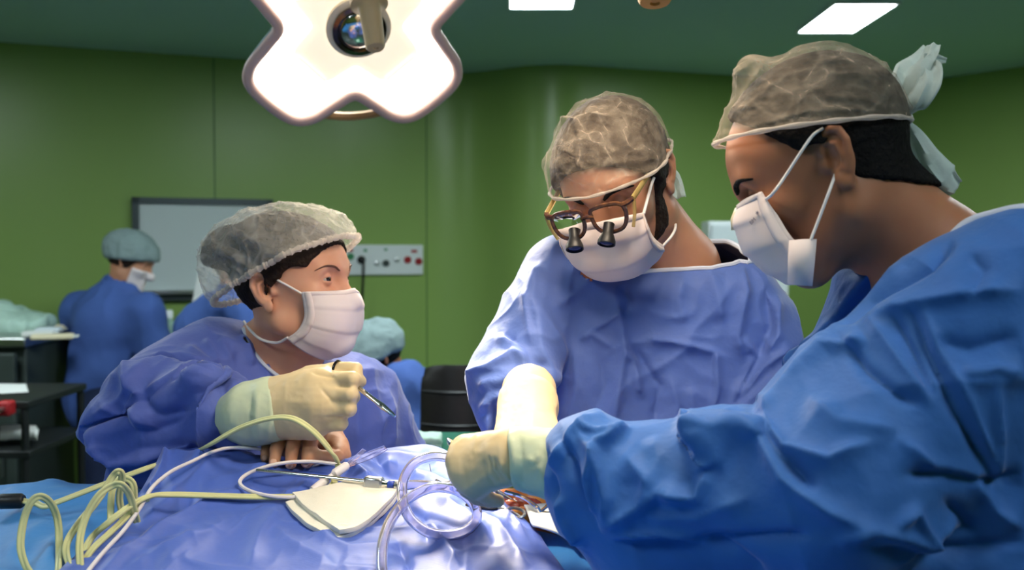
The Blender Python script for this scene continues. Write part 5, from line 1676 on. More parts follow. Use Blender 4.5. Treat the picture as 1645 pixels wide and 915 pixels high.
# a small printed mark on the right surgeon's mask
pxs = topx(GT.reshape(-1, 3)); idx = np.arange(len(pxs)); near = GT.reshape(-1, 3)[:, 1] < HT.c[1] - 0.005
k = idx[near][np.argmin(np.linalg.norm(pxs[near] - np.array([1216, 350]), axis=1))]
i, j = divmod(k, GT.shape[1]); j = min(max(j, 2), GT.shape[1] - 3); i = min(max(i, 2), GT.shape[0] - 3)
du = GT[i, j + 2] - GT[i, j - 2]; dv = GT[i + 2, j] - GT[i - 2, j]
nn = np.cross(du, dv); nn /= np.linalg.norm(nn); nn = nn if nn[1] < 0 else -nn
xa = P(1222, 344, 1.08) - P(1208, 354, 1.08); xa -= nn * (xa @ nn); xa /= np.linalg.norm(xa); ya = np.cross(nn, xa)
for (txt, sz, off) in (('BM', 0.0062, (-0.009, -0.003)), ('\u2217', 0.012, (0.003, -0.003))):
    cu_ = bpy.data.curves.new('printed_mark', 'FONT'); cu_.body = txt; cu_.size = sz; cu_.extrude = 0.0001
    tmp = bpy.data.objects.new('printed_mark', cu_); COL.objects.link(tmp)
    bpy.context.view_layer.update()
    me = bpy.data.meshes.new_from_object(tmp.evaluated_get(bpy.context.evaluated_depsgraph_get()))
    bpy.data.objects.remove(tmp)
    me.materials.clear()
    o = link('printed_mark', me, M['print'])
    R4 = Matrix(np.stack([xa, ya, nn], 1).tolist()).to_4x4()
    R4.translation = Vector(GT[i, j] + nn * 0.0022 + xa * off[0] + ya * off[1] - np.array(PT.location))
    o.parent = mT; o.matrix_basis = R4
    o.location = Vector(GT[i, j] + nn * 0.0022 + xa * off[0] + ya * off[1])  - Vector(PT.location) - Vector(mT.location)


# ------------------------------------------------------------------ operating table and drapes
ZA = 1.18
def YA(py, lift=0.0):
    return (CAMZ - ZA - lift) * F / (py - 400.0)
def YB(py):
    return 1.47 - 0.00185 * (py - 725.0)


def far_edge(x):
    return 1.485 - 0.135 * (x + 0.1)


e = empty('operating_table', (-0.5, 1.1, 0), 'operating table hidden under the blue sheets in the foreground', 'operating table')
b = MB(); b.box((-0.55, 1.02, 1.10), (1.55, 0.62, 0.08), -0.13); b.build('table_top', M['black'], e, bevel=0.02)
b = MB(); b.lathe([(0.10, 0.10), (0.10, 0.55), (0.085, 0.56), (0.085, 1.06)], (-0.5, 1.0, 0), n=24); b.build('column', M['steel'], e)
b = MB(); b.box((-0.5, 1.0, 0.05), (0.9, 0.5, 0.10)); b.build('base', M['steel'], e, bevel=0.02)

# the bright blue under-sheet
nx, ny = 230, 130
xs = np.linspace(-1.55, 0.34, nx)
G = np.zeros((ny, nx, 3))
for j in range(ny):
    t = j / (ny - 1)
    yy = 0.52 + t * (far_edge(xs) - 0.52 + 0.10)
    G[j, :, 0] = xs
    G[j, :, 1] = yy
    over = np.clip(yy - far_edge(xs), 0, 1)
    G[j, :, 1] = np.minimum(yy, far_edge(xs) + 0.02 + 0.2 * over)
    G[j, :, 2] = ZA - 0.006 - over * 3.0 - np.clip(0.60 - yy, 0, 1) * 3.0 - np.clip(xs - 0.30, 0, 1) * 3 - np.clip(-1.48 - xs, 0, 1) * 3
V = G.reshape(-1, 3)
fold = crease_disp(V, np.tile([0, -0.5, 0.85], (len(V), 1)), [
    ([(0, 845), (60, 825), (160, 800), (230, 790)], 16, 24, 8), ([(0, 800), (60, 790), (120, 770)], 12, 18, 6), ([(60, 915), (120, 860), (200, 830)], 14, 20, 7), ([(0, 900), (50, 870), (90, 850)], 14, 20, 5),
    ([(820, 860), (880, 868), (940, 900)], 10, 16, 7), ([(850, 850), (910, 870), (960, 915)], 8, 12, -5), ([(880, 840), (920, 880)], 8, 12, 5)])
V = V + np.array([0, -0.2, 0.98]) * (fold + 0.003 * ridged(V * 7, 2))[:, None]
b = MB(); b.grid(V.reshape(ny, nx, 3))
o = b.build('table_sheet', M['drape_teal'], sharp=80)
md = o.modifiers.new('solid', 'SOLIDIFY'); md.thickness = 0.002
tag(o, 'bright blue smooth table sheet showing at the lower left and under the sleeve', 'drape')

# the violet-blue drape over the patient
def curve2(pts, n):
    p = spline(np.array([[x, y, 0] for x, y in pts], float), 10)
    s = np.concatenate([[0], np.cumsum(np.linalg.norm(np.diff(p, axis=0), axis=1))]); s /= s[-1]
    t = np.linspace(0, 1, n)
    return np.stack([np.interp(t, s, p[:, 0]), np.interp(t, s, p[:, 1])], -1)
nu, nv = 300, 130
top = curve2([(268, 725), (300, 722), (350, 722), (420, 734), (490, 742), (545, 744), (600, 726), (650, 716), (700, 716), (740, 738), (775, 772), (806, 802)], nu)
bot = curve2([(88, 936), (300, 940), (600, 940), (895, 936)], nu)
lef = curve2([(268, 725), (246, 762), (222, 800), (160, 862), (88, 936)], nv)
rig = curve2([(806, 802), (838, 832), (868, 880), (895, 936)], nv)
uu = np.linspace(0, 1, nu)[None, :, None]; vv = np.linspace(0, 1, nv)[:, None, None]
px = (1 - vv) * top[None] + vv * bot[None] + (1 - uu) * lef[:, None] + uu * rig[:, None] - ((1 - uu) * (1 - vv) * top[0] + uu * (1 - vv) * top[-1] + (1 - uu) * vv * bot[0] + uu * vv * bot[-1])
PXY = px.reshape(-1, 2)
Vb = np.array([P(x, y, YB(y)) for x, y in PXY])
Gb = Vb.reshape(nv, nu, 3)
Nb = np.cross(np.gradient(Gb, axis=1), np.gradient(Gb, axis=0)).reshape(-1, 3)
Nb /= np.linalg.norm(Nb, axis=1)[:, None] + 1e-9
Nb[Nb[:, 2] < 0] *= -1
crB = [
    ([(268, 727), (262, 760), (240, 800)], 8, 12, 8, .08), ([(270, 727), (310, 745), (350, 760)], 10, 16, 7), ([(350, 724), (300, 765), (255, 790)], 14, 20, 6), ([(400, 724), (340, 760), (280, 800), (215, 850)], 16, 22, 7), ([(450, 745), (380, 770), (320, 790)], 14, 20, 5),
    ([(420, 790), (330, 815), (240, 865), (150, 930)], 10, 16, 8), ([(330, 800), (260, 830), (200, 880)], 12, 18, -6), ([(455, 815), (420, 860), (400, 915)], 18, 26, 6), ([(380, 830), (320, 870), (250, 915)], 14, 24, 5), ([(500, 860), (560, 885), (640, 880)], 14, 22, 5),
    ([(545, 746), (575, 760), (600, 775)], 8, 12, 7), ([(560, 742), (600, 748), (640, 745)], 8, 12, 6), ([(600, 735), (620, 755), (660, 770)], 10, 14, -7), ([(590, 730), (640, 730), (700, 745)], 10, 16, 5), ([(650, 760), (700, 775), (750, 800)], 12, 18, 6), ([(640, 870), (650, 890), (660, 915)], 8, 12, -5), ([(655, 830), (700, 860), (740, 915)], 12, 18, 6),
    ([(760, 830), (800, 850), (850, 915)], 12, 18, 6), ([(700, 800), (750, 830), (790, 880)], 14, 20, 5), ([(640, 800), (680, 830), (690, 880)], 10, 14, -5), ([(775, 775), (800, 812), (850, 870)], 8, 12, 5), ([(500, 770), (480, 790), (450, 800)], 10, 14, 4), ([(440, 850), (470, 880), (540, 915)], 18, 24, 5), ([(200, 915), (280, 880), (340, 860)], 10, 14, 4),
]
edge_t = np.minimum(np.minimum(uu, 1 - uu), vv + 0.03 + 0 * uu).reshape(-1)
D = crease_disp(Vb, Nb, crB) * 0.9 + 0.0026 * crumple(Vb * 11)
Vb = Vb + Nb * D[:, None]
Gb = Vb.reshape(nv, nu, 3)
# the sheet falls away behind the patient and at both edges
back = [Gb[0] + np.array([0, d, -h]) for d, h in ((0.07, 0.12), (0.05, 0.06), (0.025, 0.018))]
Gb = np.concatenate([np.array(back), Gb])
def drop(col, dx):
    out = []
    for k, (s_, f_) in enumerate(((0.012, 0.35), (0.02, 1.0))):
        c = col.copy(); c[:, 0] += dx * s_; c[:, 1] += 0.01 * s_
        c[:, 2] = np.minimum(c[:, 2], c[:, 2] + (ZA - 0.002 - c[:, 2]) * f_)
        out.append(c)
    return out
l = drop(Gb[:, 0], -1); r = drop(Gb[:, -1], 1)
Gb = np.concatenate([np.stack([l[1], l[0]], 1), Gb, np.stack([r[0], r[1]], 1)], 1)
b = MB(); b.grid(Gb)
o = b.build('patient_drape', M['drape'], sharp=80)
md = o.modifiers.new('solid', 'SOLIDIFY'); md.thickness = 0.0018
tag(o, 'violet blue textured drape humped over the patient in the centre foreground', 'drape')

# ------------------------------------------------------------------ the wound
e = empty('person', P(830, 805, 1.31), 'patient under the drapes, showing only orange stained skin with an open cut under the glove', 'person')
wc = P(832, 808, 1.315)
sk = SUB(0.012, U(0.02, ell(wc + np.array([0.0, 0.02, -0.030]), (0.080, 0.060, 0.043)), ell((-0.30, 1.33, 1.15), (0.38, 0.09, 0.03))), ell(wc + np.array([0.005, 0.0, 0.010]), (0.036, 0.018, 0.018)))
solid('body', sk, (-0.85, 1.1, 1.08), (0.2, 1.5, 1.27), 0.004, M['iodine'], e, sm=1, disp=lambda X, N: 0.0012 * ridged(X * 60, 2))
wf = ell(wc + np.array([0.005, 0.0, -0.004]), (0.026, 0.013, 0.010))
solid('open_cut', wf, wc - 0.06, wc + 0.06, 0.0022, M['wound'], e, disp=lambda X, N: 0.002 * ridged(X * 90, 2))
# pale towel around the field
def patch(name, corners, m, nu=24, nv=16, lift=0.0, thick=0.003, noise=0.002, parent=None, seed=0.0, bulge=0.0):
    a, b_, c, d = [np.asarray(q, float) for q in corners]      # TL TR BR BL
    G = np.zeros((nv, nu, 3))
    for i in range(nv):
        v = i / (nv - 1)
        for j in range(nu):
            u = j / (nu - 1)
            G[i, j] = (1 - v) * ((1 - u) * a + u * b_) + v * ((1 - u) * d + u * c) + np.array([0, 0, bulge * math.sin(u * math.pi) * math.sin(v * math.pi)])
    Vx = G.reshape(-1, 3)
    Vx = Vx + np.array([0, -0.3, 0.95]) * (lift + noise * ridged(Vx * 20 + seed, 2))[:, None]
    bb = MB(); bb.grid(Vx.reshape(nv, nu, 3))
    o = bb.build(name, m, parent, sharp=70)
    if thick:
        md = o.modifiers.new('solid', 'SOLIDIFY'); md.thickness = thick
    return o
o = patch('towel', [P(842, 818, 1.295), P(925, 812, 1.30), P(965, 890, 1.19), P(856, 850, 1.235)], M['white_drape'], lift=0.006, noise=0.003)
tag(o, 'white towel glaring in the lamp light between wound and right sleeve', 'towel')

# retractors and forceps about the wound
def rod(pts, r, n=8):
    b = MB(); b.tube(spline(pts, 8), r, n); return b
e = empty('retractor', P(860, 800, 1.30), 'steel wire retractor holding the wound open beside the white towel', 'retractor')
rod([P(812, 790, 1.30), P(838, 798, 1.285), P(860, 812, 1.27), P(868, 822, 1.268)], 0.0026).build('blade', M['chrome'], e)
rod([P(868, 822, 1.268), P(880, 812, 1.28), P(893, 795, 1.30), P(902, 785, 1.315)], 0.0030).build('arm', M['chrome'], e)
rod([P(868, 822, 1.268), P(885, 824, 1.27), P(900, 826, 1.27)], 0.0022).build('hook', M['chrome'], e)
def scissors(name, tip, joint, r1, r2, rr, label, m='steel', up=(0, -0.35, 0.93)):
    tip, joint, r1, r2 = [np.asarray(q, float) for q in (tip, joint, r1, r2)]
    e = empty(name, joint, label, 'forceps')
    up = np.asarray(up, float); up /= np.linalg.norm(up)
    for k, rc_ in enumerate((r1, r2)):
        d = (joint - rc_) / np.linalg.norm(joint - rc_)
        o1 = up * 0.0012 * (1 if k else -1)
        sd = np.cross(up, (tip - joint)); sd /= np.linalg.norm(sd)
        b = MB(); b.tube(np.array([tip + sd * 0.0008 * (1 if k else -1), (tip + joint) / 2 + sd * 0.0022 * (1 if k else -1), joint + o1, joint + (rc_ - joint) * 0.5 + o1, rc_ + d * rr]), [0.0009, 0.0018, 0.0030, 0.0024, 0.0024], 8)
        sh = b.build('blade_shank', M[m], e)
        u = np.cross(up, d); u /= np.linalg.norm(u); v = np.cross(u, up)
        th = np.linspace(0, 2 * math.pi, 28, endpoint=False)
        b = MB(); b.tube(rc_ + rr * (np.cos(th)[:, None] * u * 0.8 + np.sin(th)[:, None] * v), 0.0022, 8, close=True)
        b.build('finger_ring', M[m], sh)
    b = MB(); b.lathe([(0.0032, -0.004), (0.0036, 0.0), (0.0032, 0.004)], joint, up, 12); b.build('pivot_screw', M[m], e)
    return e
scissors('forceps', P(752, 800, 1.318), P(792, 816, 1.285), P(822, 832, 1.262), P(828, 823, 1.268), 0.0125, 'steel ring-handled forceps lying at the edge of the orange wound', 'steel')
scissors('forceps', P(700, 770, 1.36), P(745, 795, 1.325), P(790, 812, 1.292), P(760, 812, 1.292), 0.010, 'dark clamp half hidden behind the coil of clear tubing', 'dark_steel')
e = empty('suture_clip', P(740, 805, 1.31), 'small black clip with thread lying by the gloved fingertips', 'clip')
b = MB(); b.tube(spline([P(768, 812, 1.29), P(782, 816, 1.283), P(800, 817, 1.28)], 5), 0.0028, 8); b.build('body', M['black'], e)
rod([P(690, 745, 1.40), P(694, 762, 1.385), P(705, 775, 1.37), P(735, 795, 1.32), P(768, 812, 1.29)], 0.0006, 6).build('thread', M['black'], e)

# ------------------------------------------------------------------ cords, cannula, gauze
EIGHT = np.array([(math.cos(t) * 0.62 + 0.62, math.sin(t) * 0.62) for t in np.linspace(-2.3, 2.3, 9)] + [(-math.cos(t) * 0.62 - 0.62, math.sin(t) * 0.62) for t in np.linspace(-2.3, 2.3, 9)][::1])
EIGHT = np.array([(0.62 + 0.62 * math.cos(t), 0.62 * math.sin(t)) for t in np.linspace(-2.5, 2.5, 10)] + [(-0.62 - 0.62 * math.cos(t), -0.62 * math.sin(t)) for t in np.linspace(-2.5, 2.5, 10)])
path = [(36, 804, 1.36), (58, 808, 1.355), (72, 813, 1.345), (95, 805, 1.35), (160, 780, 1.37), (240, 750, 1.40), (280, 735, 1.50), (312, 726, 1.45), (340, 712, 1.395), (385, 687, 1.375), (432, 672, 1.355), (470, 672, 1.335), (503, 692, 1.335),
        (530, 722, 1.35), (543, 745, 1.375), (538, 772, 1.355), (520, 788, 1.325), (490, 796, 1.315), (430, 798, 1.31), (350, 796, 1.30), (270, 794, 1.28), (236, 798, 1.25), (205, 815, 1.22), (175, 838, 1.20), (148, 862, 1.20), (136, 886, 1.18), (128, 925, 1.12)]
b = MB(); b.tube(spline([P(*q) for q in path], 8), 0.0036, prof=EIGHT, up=(0.0, -0.62, 0.78))
e = empty('twin_cord', P(36, 804, 1.36), 'pale green twin cord looping over the gloved fist from a black plug', 'cord')
b.build('cord', M['cord'], e)
b = MB(); b.tube(np.array([P(-8, 806, 1.36), P(0, 806, 1.36), P(2, 805, 1.36), P(34, 804, 1.36), P(38, 804, 1.36)]), [0.0075, 0.0085, 0.0105, 0.0105, 0.008], 12); b.build('plug', M['black'], e)
def cord(pts, label, m='cord', r=0.0036, prof=EIGHT, up=(0.0, -0.62, 0.78), n=8):
    b = MB(); b.tube(spline([P(*q) for q in pts], n), r, 10, prof=prof, up=up)
    o = b.build('twin_cord' if prof is not None else 'cable', M[m])
    return tag(o, label, 'cord')
FU = (0.25, -0.97, 0.0)
cord([(52, 925, 1.13), (40, 905, 1.15), (33, 876, 1.165), (38, 836, 1.18), (50, 806, 1.185), (66, 797, 1.19), (83, 810, 1.20), (93, 838, 1.205), (95, 880, 1.19), (93, 925, 1.13)], 'pale green cord standing in a tall single loop at the far lower left', up=FU)
cord([(130, 925, 1.12), (128, 870, 1.17), (138, 830, 1.19), (158, 796, 1.20), (180, 780, 1.21), (196, 779, 1.21), (209, 796, 1.22), (216, 820, 1.225), (220, 838, 1.23)], 'pale green cord arching highest and widest over the tangle at lower left', up=FU)
cord([(122, 925, 1.12), (108, 896, 1.16), (108, 870, 1.18), (128, 838, 1.21), (150, 812, 1.235), (166, 790, 1.25), (180, 766, 1.26), (190, 757, 1.26), (196, 765, 1.265), (192, 800, 1.27), (197, 830, 1.27), (193, 850, 1.265)], 'pale green cord with the sharply peaked bend in the middle of the tangle', up=FU)
cord([(216, 800, 1.29), (214, 778, 1.29), (204, 769, 1.29), (190, 772, 1.29), (180, 790, 1.28), (178, 830, 1.27), (183, 860, 1.25), (196, 858, 1.24)], 'pale green cord hanging as an upright narrow loop behind the tangle', up=FU)
cord([(132, 905, 1.15), (150, 880, 1.17), (180, 852, 1.20), (205, 828, 1.225), (222, 808, 1.245), (238, 800, 1.255)], 'pale green cord running straight and slanting under the tangle towards the drape', up=(0, -0.62, 0.78))
# white cable and connector
c1 = [(135, 925, 1.10), (165, 888, 1.15), (200, 850, 1.20), (225, 815, 1.235), (245, 782, 1.28), (275, 757, 1.33), (308, 741, 1.375), (340, 726, 1.40), (370, 719, 1.415), (410, 720, 1.43), (440, 726, 1.45)]
cord(c1, 'thin white cable rising along the left edge of the violet drape', 'white_cord', 0.0026, None)
e = empty('bipolar_lead', P(505, 788, 1.34), 'thin white lead with a sleeved connector crossing the steel cannula', 'cable')
b = MB(); b.tube(spline([P(q[0], q[1], q[2] - (0.022 if q[0] < 495 else 0.004)) for q in [(545, 746, 1.40), (500, 741, 1.405), (450, 744, 1.41), (410, 755, 1.395), (388, 768, 1.37), (388, 780, 1.355), (410, 791, 1.335), (450, 798, 1.325), (485, 796, 1.33), (502, 789, 1.335)]], 8), 0.0026, 8); b.build('lead', M['white_cord'], e)
b = MB(); b.tube(np.array([P(500, 790, 1.335), P(503, 788, 1.335), P(522, 772, 1.35), P(526, 768, 1.353)]), [0.004, 0.0068, 0.0062, 0.0045], 12); b.build('connector_sleeve', M['white_cord'], e)
b = MB(); b.tube(np.array([P(534, 762, 1.36), P(538, 760, 1.36), P(556, 748, 1.37), P(559, 746, 1.372)]), [0.004, 0.0066, 0.0062, 0.004], 12); b.build('connector_sleeve', M['white_cord'], e)
b = MB(); b.tube(np.array([P(524, 770, 1.352), P(536, 761, 1.36)]), 0.0035, 8); b.build('connector_neck', M['white_cord'], e)
for pts in ([(556, 747, 1.372), (572, 734, 1.39), (585, 722, 1.405)], [(558, 747, 1.372), (585, 738, 1.38), (605, 729, 1.39), (620, 720, 1.40)], [(558, 746, 1.37), (590, 729, 1.385), (619, 718, 1.40)]):
    b = MB(); b.tube(spline([P(*q) for q in pts], 6), 0.0016, prof=np.array([(-2.0, -0.5), (2.0, -0.5), (2.0, 0.5), (-2.0, 0.5)]), up=(0, -0.6, 0.8)); b.build('clear_prong', M['cleartube'], e)
# suction cannula
e = empty('suction_cannula', P(590, 776, 1.345), 'long thin steel suction cannula with a square grip lying above the gauze', 'suction cannula')
ca, cb = P(412, 755, 1.368), P(586, 773, 1.335)
b = MB(); b.tube(np.array([ca, ca + (cb - ca) * 0.02, cb]), [0.0022, 0.0026, 0.0032], 12); b.build('shaft', M['chrome'], e)
dd = (P(645, 780, 1.325) - cb); dl = np.linalg.norm(dd); dd /= dl
Rg = rot_to(dd)
b = MB(); b.box(cb + dd * 0.013, (0.015, 0.026, 0.0155), R=Rg); b.build('grip_block', M['steel'], e, bevel=0.003)
b = MB(); b.lathe([(0.006, 0.026), (0.0045, 0.030), (0.0035, 0.034), (0.0040, dl * 0.72)], cb, dd, 16); b.build('neck', M['chrome'], e)
b = MB(); b.lathe([(0.0052, dl * 0.64), (0.0058, dl * 0.66), (0.0058, dl * 0.78), (0.0052, dl * 0.80)], cb, dd, 16); b.build('blue_ring', M['blue_plastic'], e)
b = MB(); b.lathe([(0.0050, dl * 0.82), (0.0072, dl * 0.84), (0.0072, dl * 0.96), (0.0060, dl)], cb, dd, 16); b.build('tube_fitting', M['steel'], e)
# clear tubing
tb = [(616, 935, 1.08), (613, 900, 1.115), (616, 868, 1.15), (628, 835, 1.19), (650, 806, 1.22), (678, 788, 1.235), (706, 782, 1.235), (738, 789, 1.235), (760, 808, 1.235), (766, 830, 1.23), (752, 850, 1.21), (722, 859, 1.195), (690, 855, 1.19), (664, 838, 1.20), (650, 815, 1.215),
      (646, 790, 1.235), (650, 766, 1.26), (665, 744, 1.28), (690, 733, 1.29), (716, 734, 1.29), (734, 745, 1.29), (739, 760, 1.285), (731, 775, 1.285), (714, 781, 1.29), (690, 779, 1.305), (664, 778, 1.325), (646, 780, 1.335)]
tp_ = spline([P(*q) for q in tb], 8)
b = MB(); V1, F1 = tube_arrays(tp_, 0.0066, 14); b.add(V1, F1[:-2]); V2, F2 = tube_arrays(tp_, 0.0044, 14); b.add(V2, [f[::-1] for f in F2[:-2]])
me = mesh_from('clear_tubing', np.concatenate(b.V), b.F)
o = link('clear_tubing', me, M['cleartube'])
tag(o, 'clear plastic suction tubing coiled twice in the middle foreground', 'tubing')
# gauze, a folded pad of two layers
e = empty('gauze_pad', P(550, 825, 1.27), 'cream white folded gauze pad lying in front of the steel cannula', 'gauze')
def gauze(off, lift, name):
    n1, n2 = 40, 30
    lf = curve2([(472 + off[0], 806 + off[1]), (492 + off[0], 828 + off[1]), (520 + off[0], 848 + off[1]), (547 + off[0] * .3, 868 + off[1] * .3)], n2)
    rt = curve2([(645, 788), (632, 812), (606, 838), (582, 856)], n2)
    tp = curve2([(472 + off[0], 806 + off[1]), (530, 794), (590, 784), (645, 788)], n1)
    bt = curve2([(547 + off[0] * .3, 868 + off[1] * .3), (560, 866), (572, 862), (582, 856)], n1)
    u = np.linspace(0, 1, n1)[None, :, None]; v = np.linspace(0, 1, n2)[:, None, None]
    q = (1 - v) * tp[None] + v * bt[None] + (1 - u) * lf[:, None] + u * rt[:, None] - ((1 - u) * (1 - v) * tp[0] + u * (1 - v) * tp[-1] + (1 - u) * v * bt[0] + u * v * bt[-1])
    Vx = np.array([P(x, y, YB(y)) for x, y in q.reshape(-1, 2)])
    Vx = Vx + np.array([0, -0.45, 0.89]) * (lift + 0.0016 * ridged(Vx * 24 + lift * 900, 2))[:, None]
    bb = MB(); bb.grid(Vx.reshape(n2, n1, 3))
    o = bb.build(name, M['gauze'], e, sharp=60)
    md = o.modifiers.new('solid', 'SOLIDIFY'); md.thickness = 0.006; md.offset = -1
    md = o.modifiers.new('bevel', 'BEVEL'); md.width = 0.002; md.segments = 2
gauze((-12, 9), 0.009, 'lower_fold')
gauze((0, 0), 0.016, 'upper_fold')

# ------------------------------------------------------------------ needle holder in the fist
e = empty('needle_holder', P(580, 625, 1.40), 'slim shiny needle holder sticking out of the nurse gloved fist', 'needle holder')
a, c_ = P(560, 610, 1.41), P(635, 668, 1.37)
for k in (-1, 1):
    s_ = np.array([0.0, 0.0, 0.0011]) * k
    b = MB(); b.tube(np.array([a + s_ * 2, a + (c_ - a) * 0.55 + s_ * 1.3, a + (c_ - a) * 0.72 + s_ * 1.6, a + (c_ - a) * 0.9 + s_, c_ + s_ * 0.5]), [0.0021, 0.0021, 0.0030, 0.0022, 0.0014], 8)
    b.build('jaw_shank', M['chrome'], e)
b = MB(); jn = a + (c_ - a) * 0.70; b.lathe([(0.0026, -0.0045), (0.0030, 0.0), (0.0026, 0.0045)], jn, (0.3, -0.9, 0.3), 12); b.build('pivot_screw', M['chrome'], e)
th = np.linspace(0, 2 * math.pi, 28, endpoint=False)
for (cc, rr) in ((P(541, 592, 1.425), 0.0115), (P(512, 640, 1.455), 0.0115)):
    u = np.array([0.25, 0.75, 0.05]); u /= np.linalg.norm(u); v = np.array([0.12, -0.1, 1.0]); v /= np.linalg.norm(v)
    b = MB(); b.tube(cc + rr * (np.cos(th)[:, None] * u + np.sin(th)[:, None] * v), 0.0020, 8, close=True); b.build('finger_ring', M['dark_ring'], e)
    b = MB(); b.tube(np.array([cc, a]), 0.0019, 8); b.build('handle_shank', M['chrome'], e)
# the instrument tip over the right surgeon's knuckles
e = empty('dissecting_forceps', P(724, 712, 1.185), 'silver forceps end poking up from behind the right glove knuckles', 'forceps')
for k in (-1, 1):
    b = MB(); b.tube(np.array([P(719, 704, 1.20) , P(722, 709, 1.198) + np.array([0, 0, 0.0012]) * k, P(745, 735, 1.215) + np.array([0, 0, 0.003]) * k, P(800, 790, 1.27) + np.array([0, 0, 0.002]) * k, P(830, 806, 1.30)]), [0.0018, 0.0030, 0.0032, 0.002, 0.001], 8); b.build('tine', M['chrome'], e)

# ------------------------------------------------------------------ bare hand on the drape
e = empty('person', P(490, 705, 1.46), 'bare ungloved hand of a person resting on the drape under the gloved fist', 'person')
wr = P(510, 705, 1.56)
kn = [P(505, 704, 1.475), P(480, 701, 1.475), P(457, 703, 1.477), P(438, 711, 1.482)]
fing = [[kn[0], P(499, 708, 1.435), P(495, 728, 1.418), P(493, 742, 1.412)], [kn[1], P(472, 706, 1.432), P(468, 728, 1.414), P(467, 744, 1.408)], [kn[2], P(448, 708, 1.436), P(443, 726, 1.418), P(441, 741, 1.412)], [kn[3], P(430, 714, 1.45), P(427, 724, 1.438), P(427, 735, 1.43)]]
thumb = [P(532, 702, 1.52), P(545, 716, 1.475), P(540, 734, 1.44), P(511, 733, 1.425)]
gb = hand_f(wr, 0.030, kn, fing, thumb, rk=0.0125, rf=0.0098, k=0.02, kf=0.002, palm=[(P(528, 710, 1.50), P(546, 732, 1.46), 0.022, 0.016), (wr, P(500, 712, 1.70), 0.030, 0.034), (P(500, 712, 1.70), P(470, 730, 1.74), 0.034, 0.036)])
hb = handmesh('body', gb, [wr, P(470, 730, 1.74)] + kn + thumb + [f_[-1] for f_ in fing], M['skin_hand'], e, [([(485, 716), (462, 716)], 2, 2, -0.6), ([(508, 716), (488, 717)], 2, 2, -0.6), ([(528, 712), (540, 722)], 2, 3, -0.8)], pad=0.05)
for f_, s_ in zip(fing + [thumb], (1, 1, 1, 0.8, 1)):
    tip, pre = np.asarray(f_[-1]), np.asarray(f_[-2])
    d = (tip - pre) / np.linalg.norm(tip - pre)
    nrm = np.array([0, -1.0, 0.35]); nrm -= d * (nrm @ d); nrm /= np.linalg.norm(nrm)
    Rn = np.stack([np.cross(d, nrm), d, nrm], 1)
    f0 = ell(tip + nrm * 0.0070 * s_ + d * 0.003, (0.0052 * s_, 0.0062 * s_, 0.0022), Rn)
    solid('fingernail', f0, tip - 0.02, tip + 0.02, 0.0012, M['nail'], e)


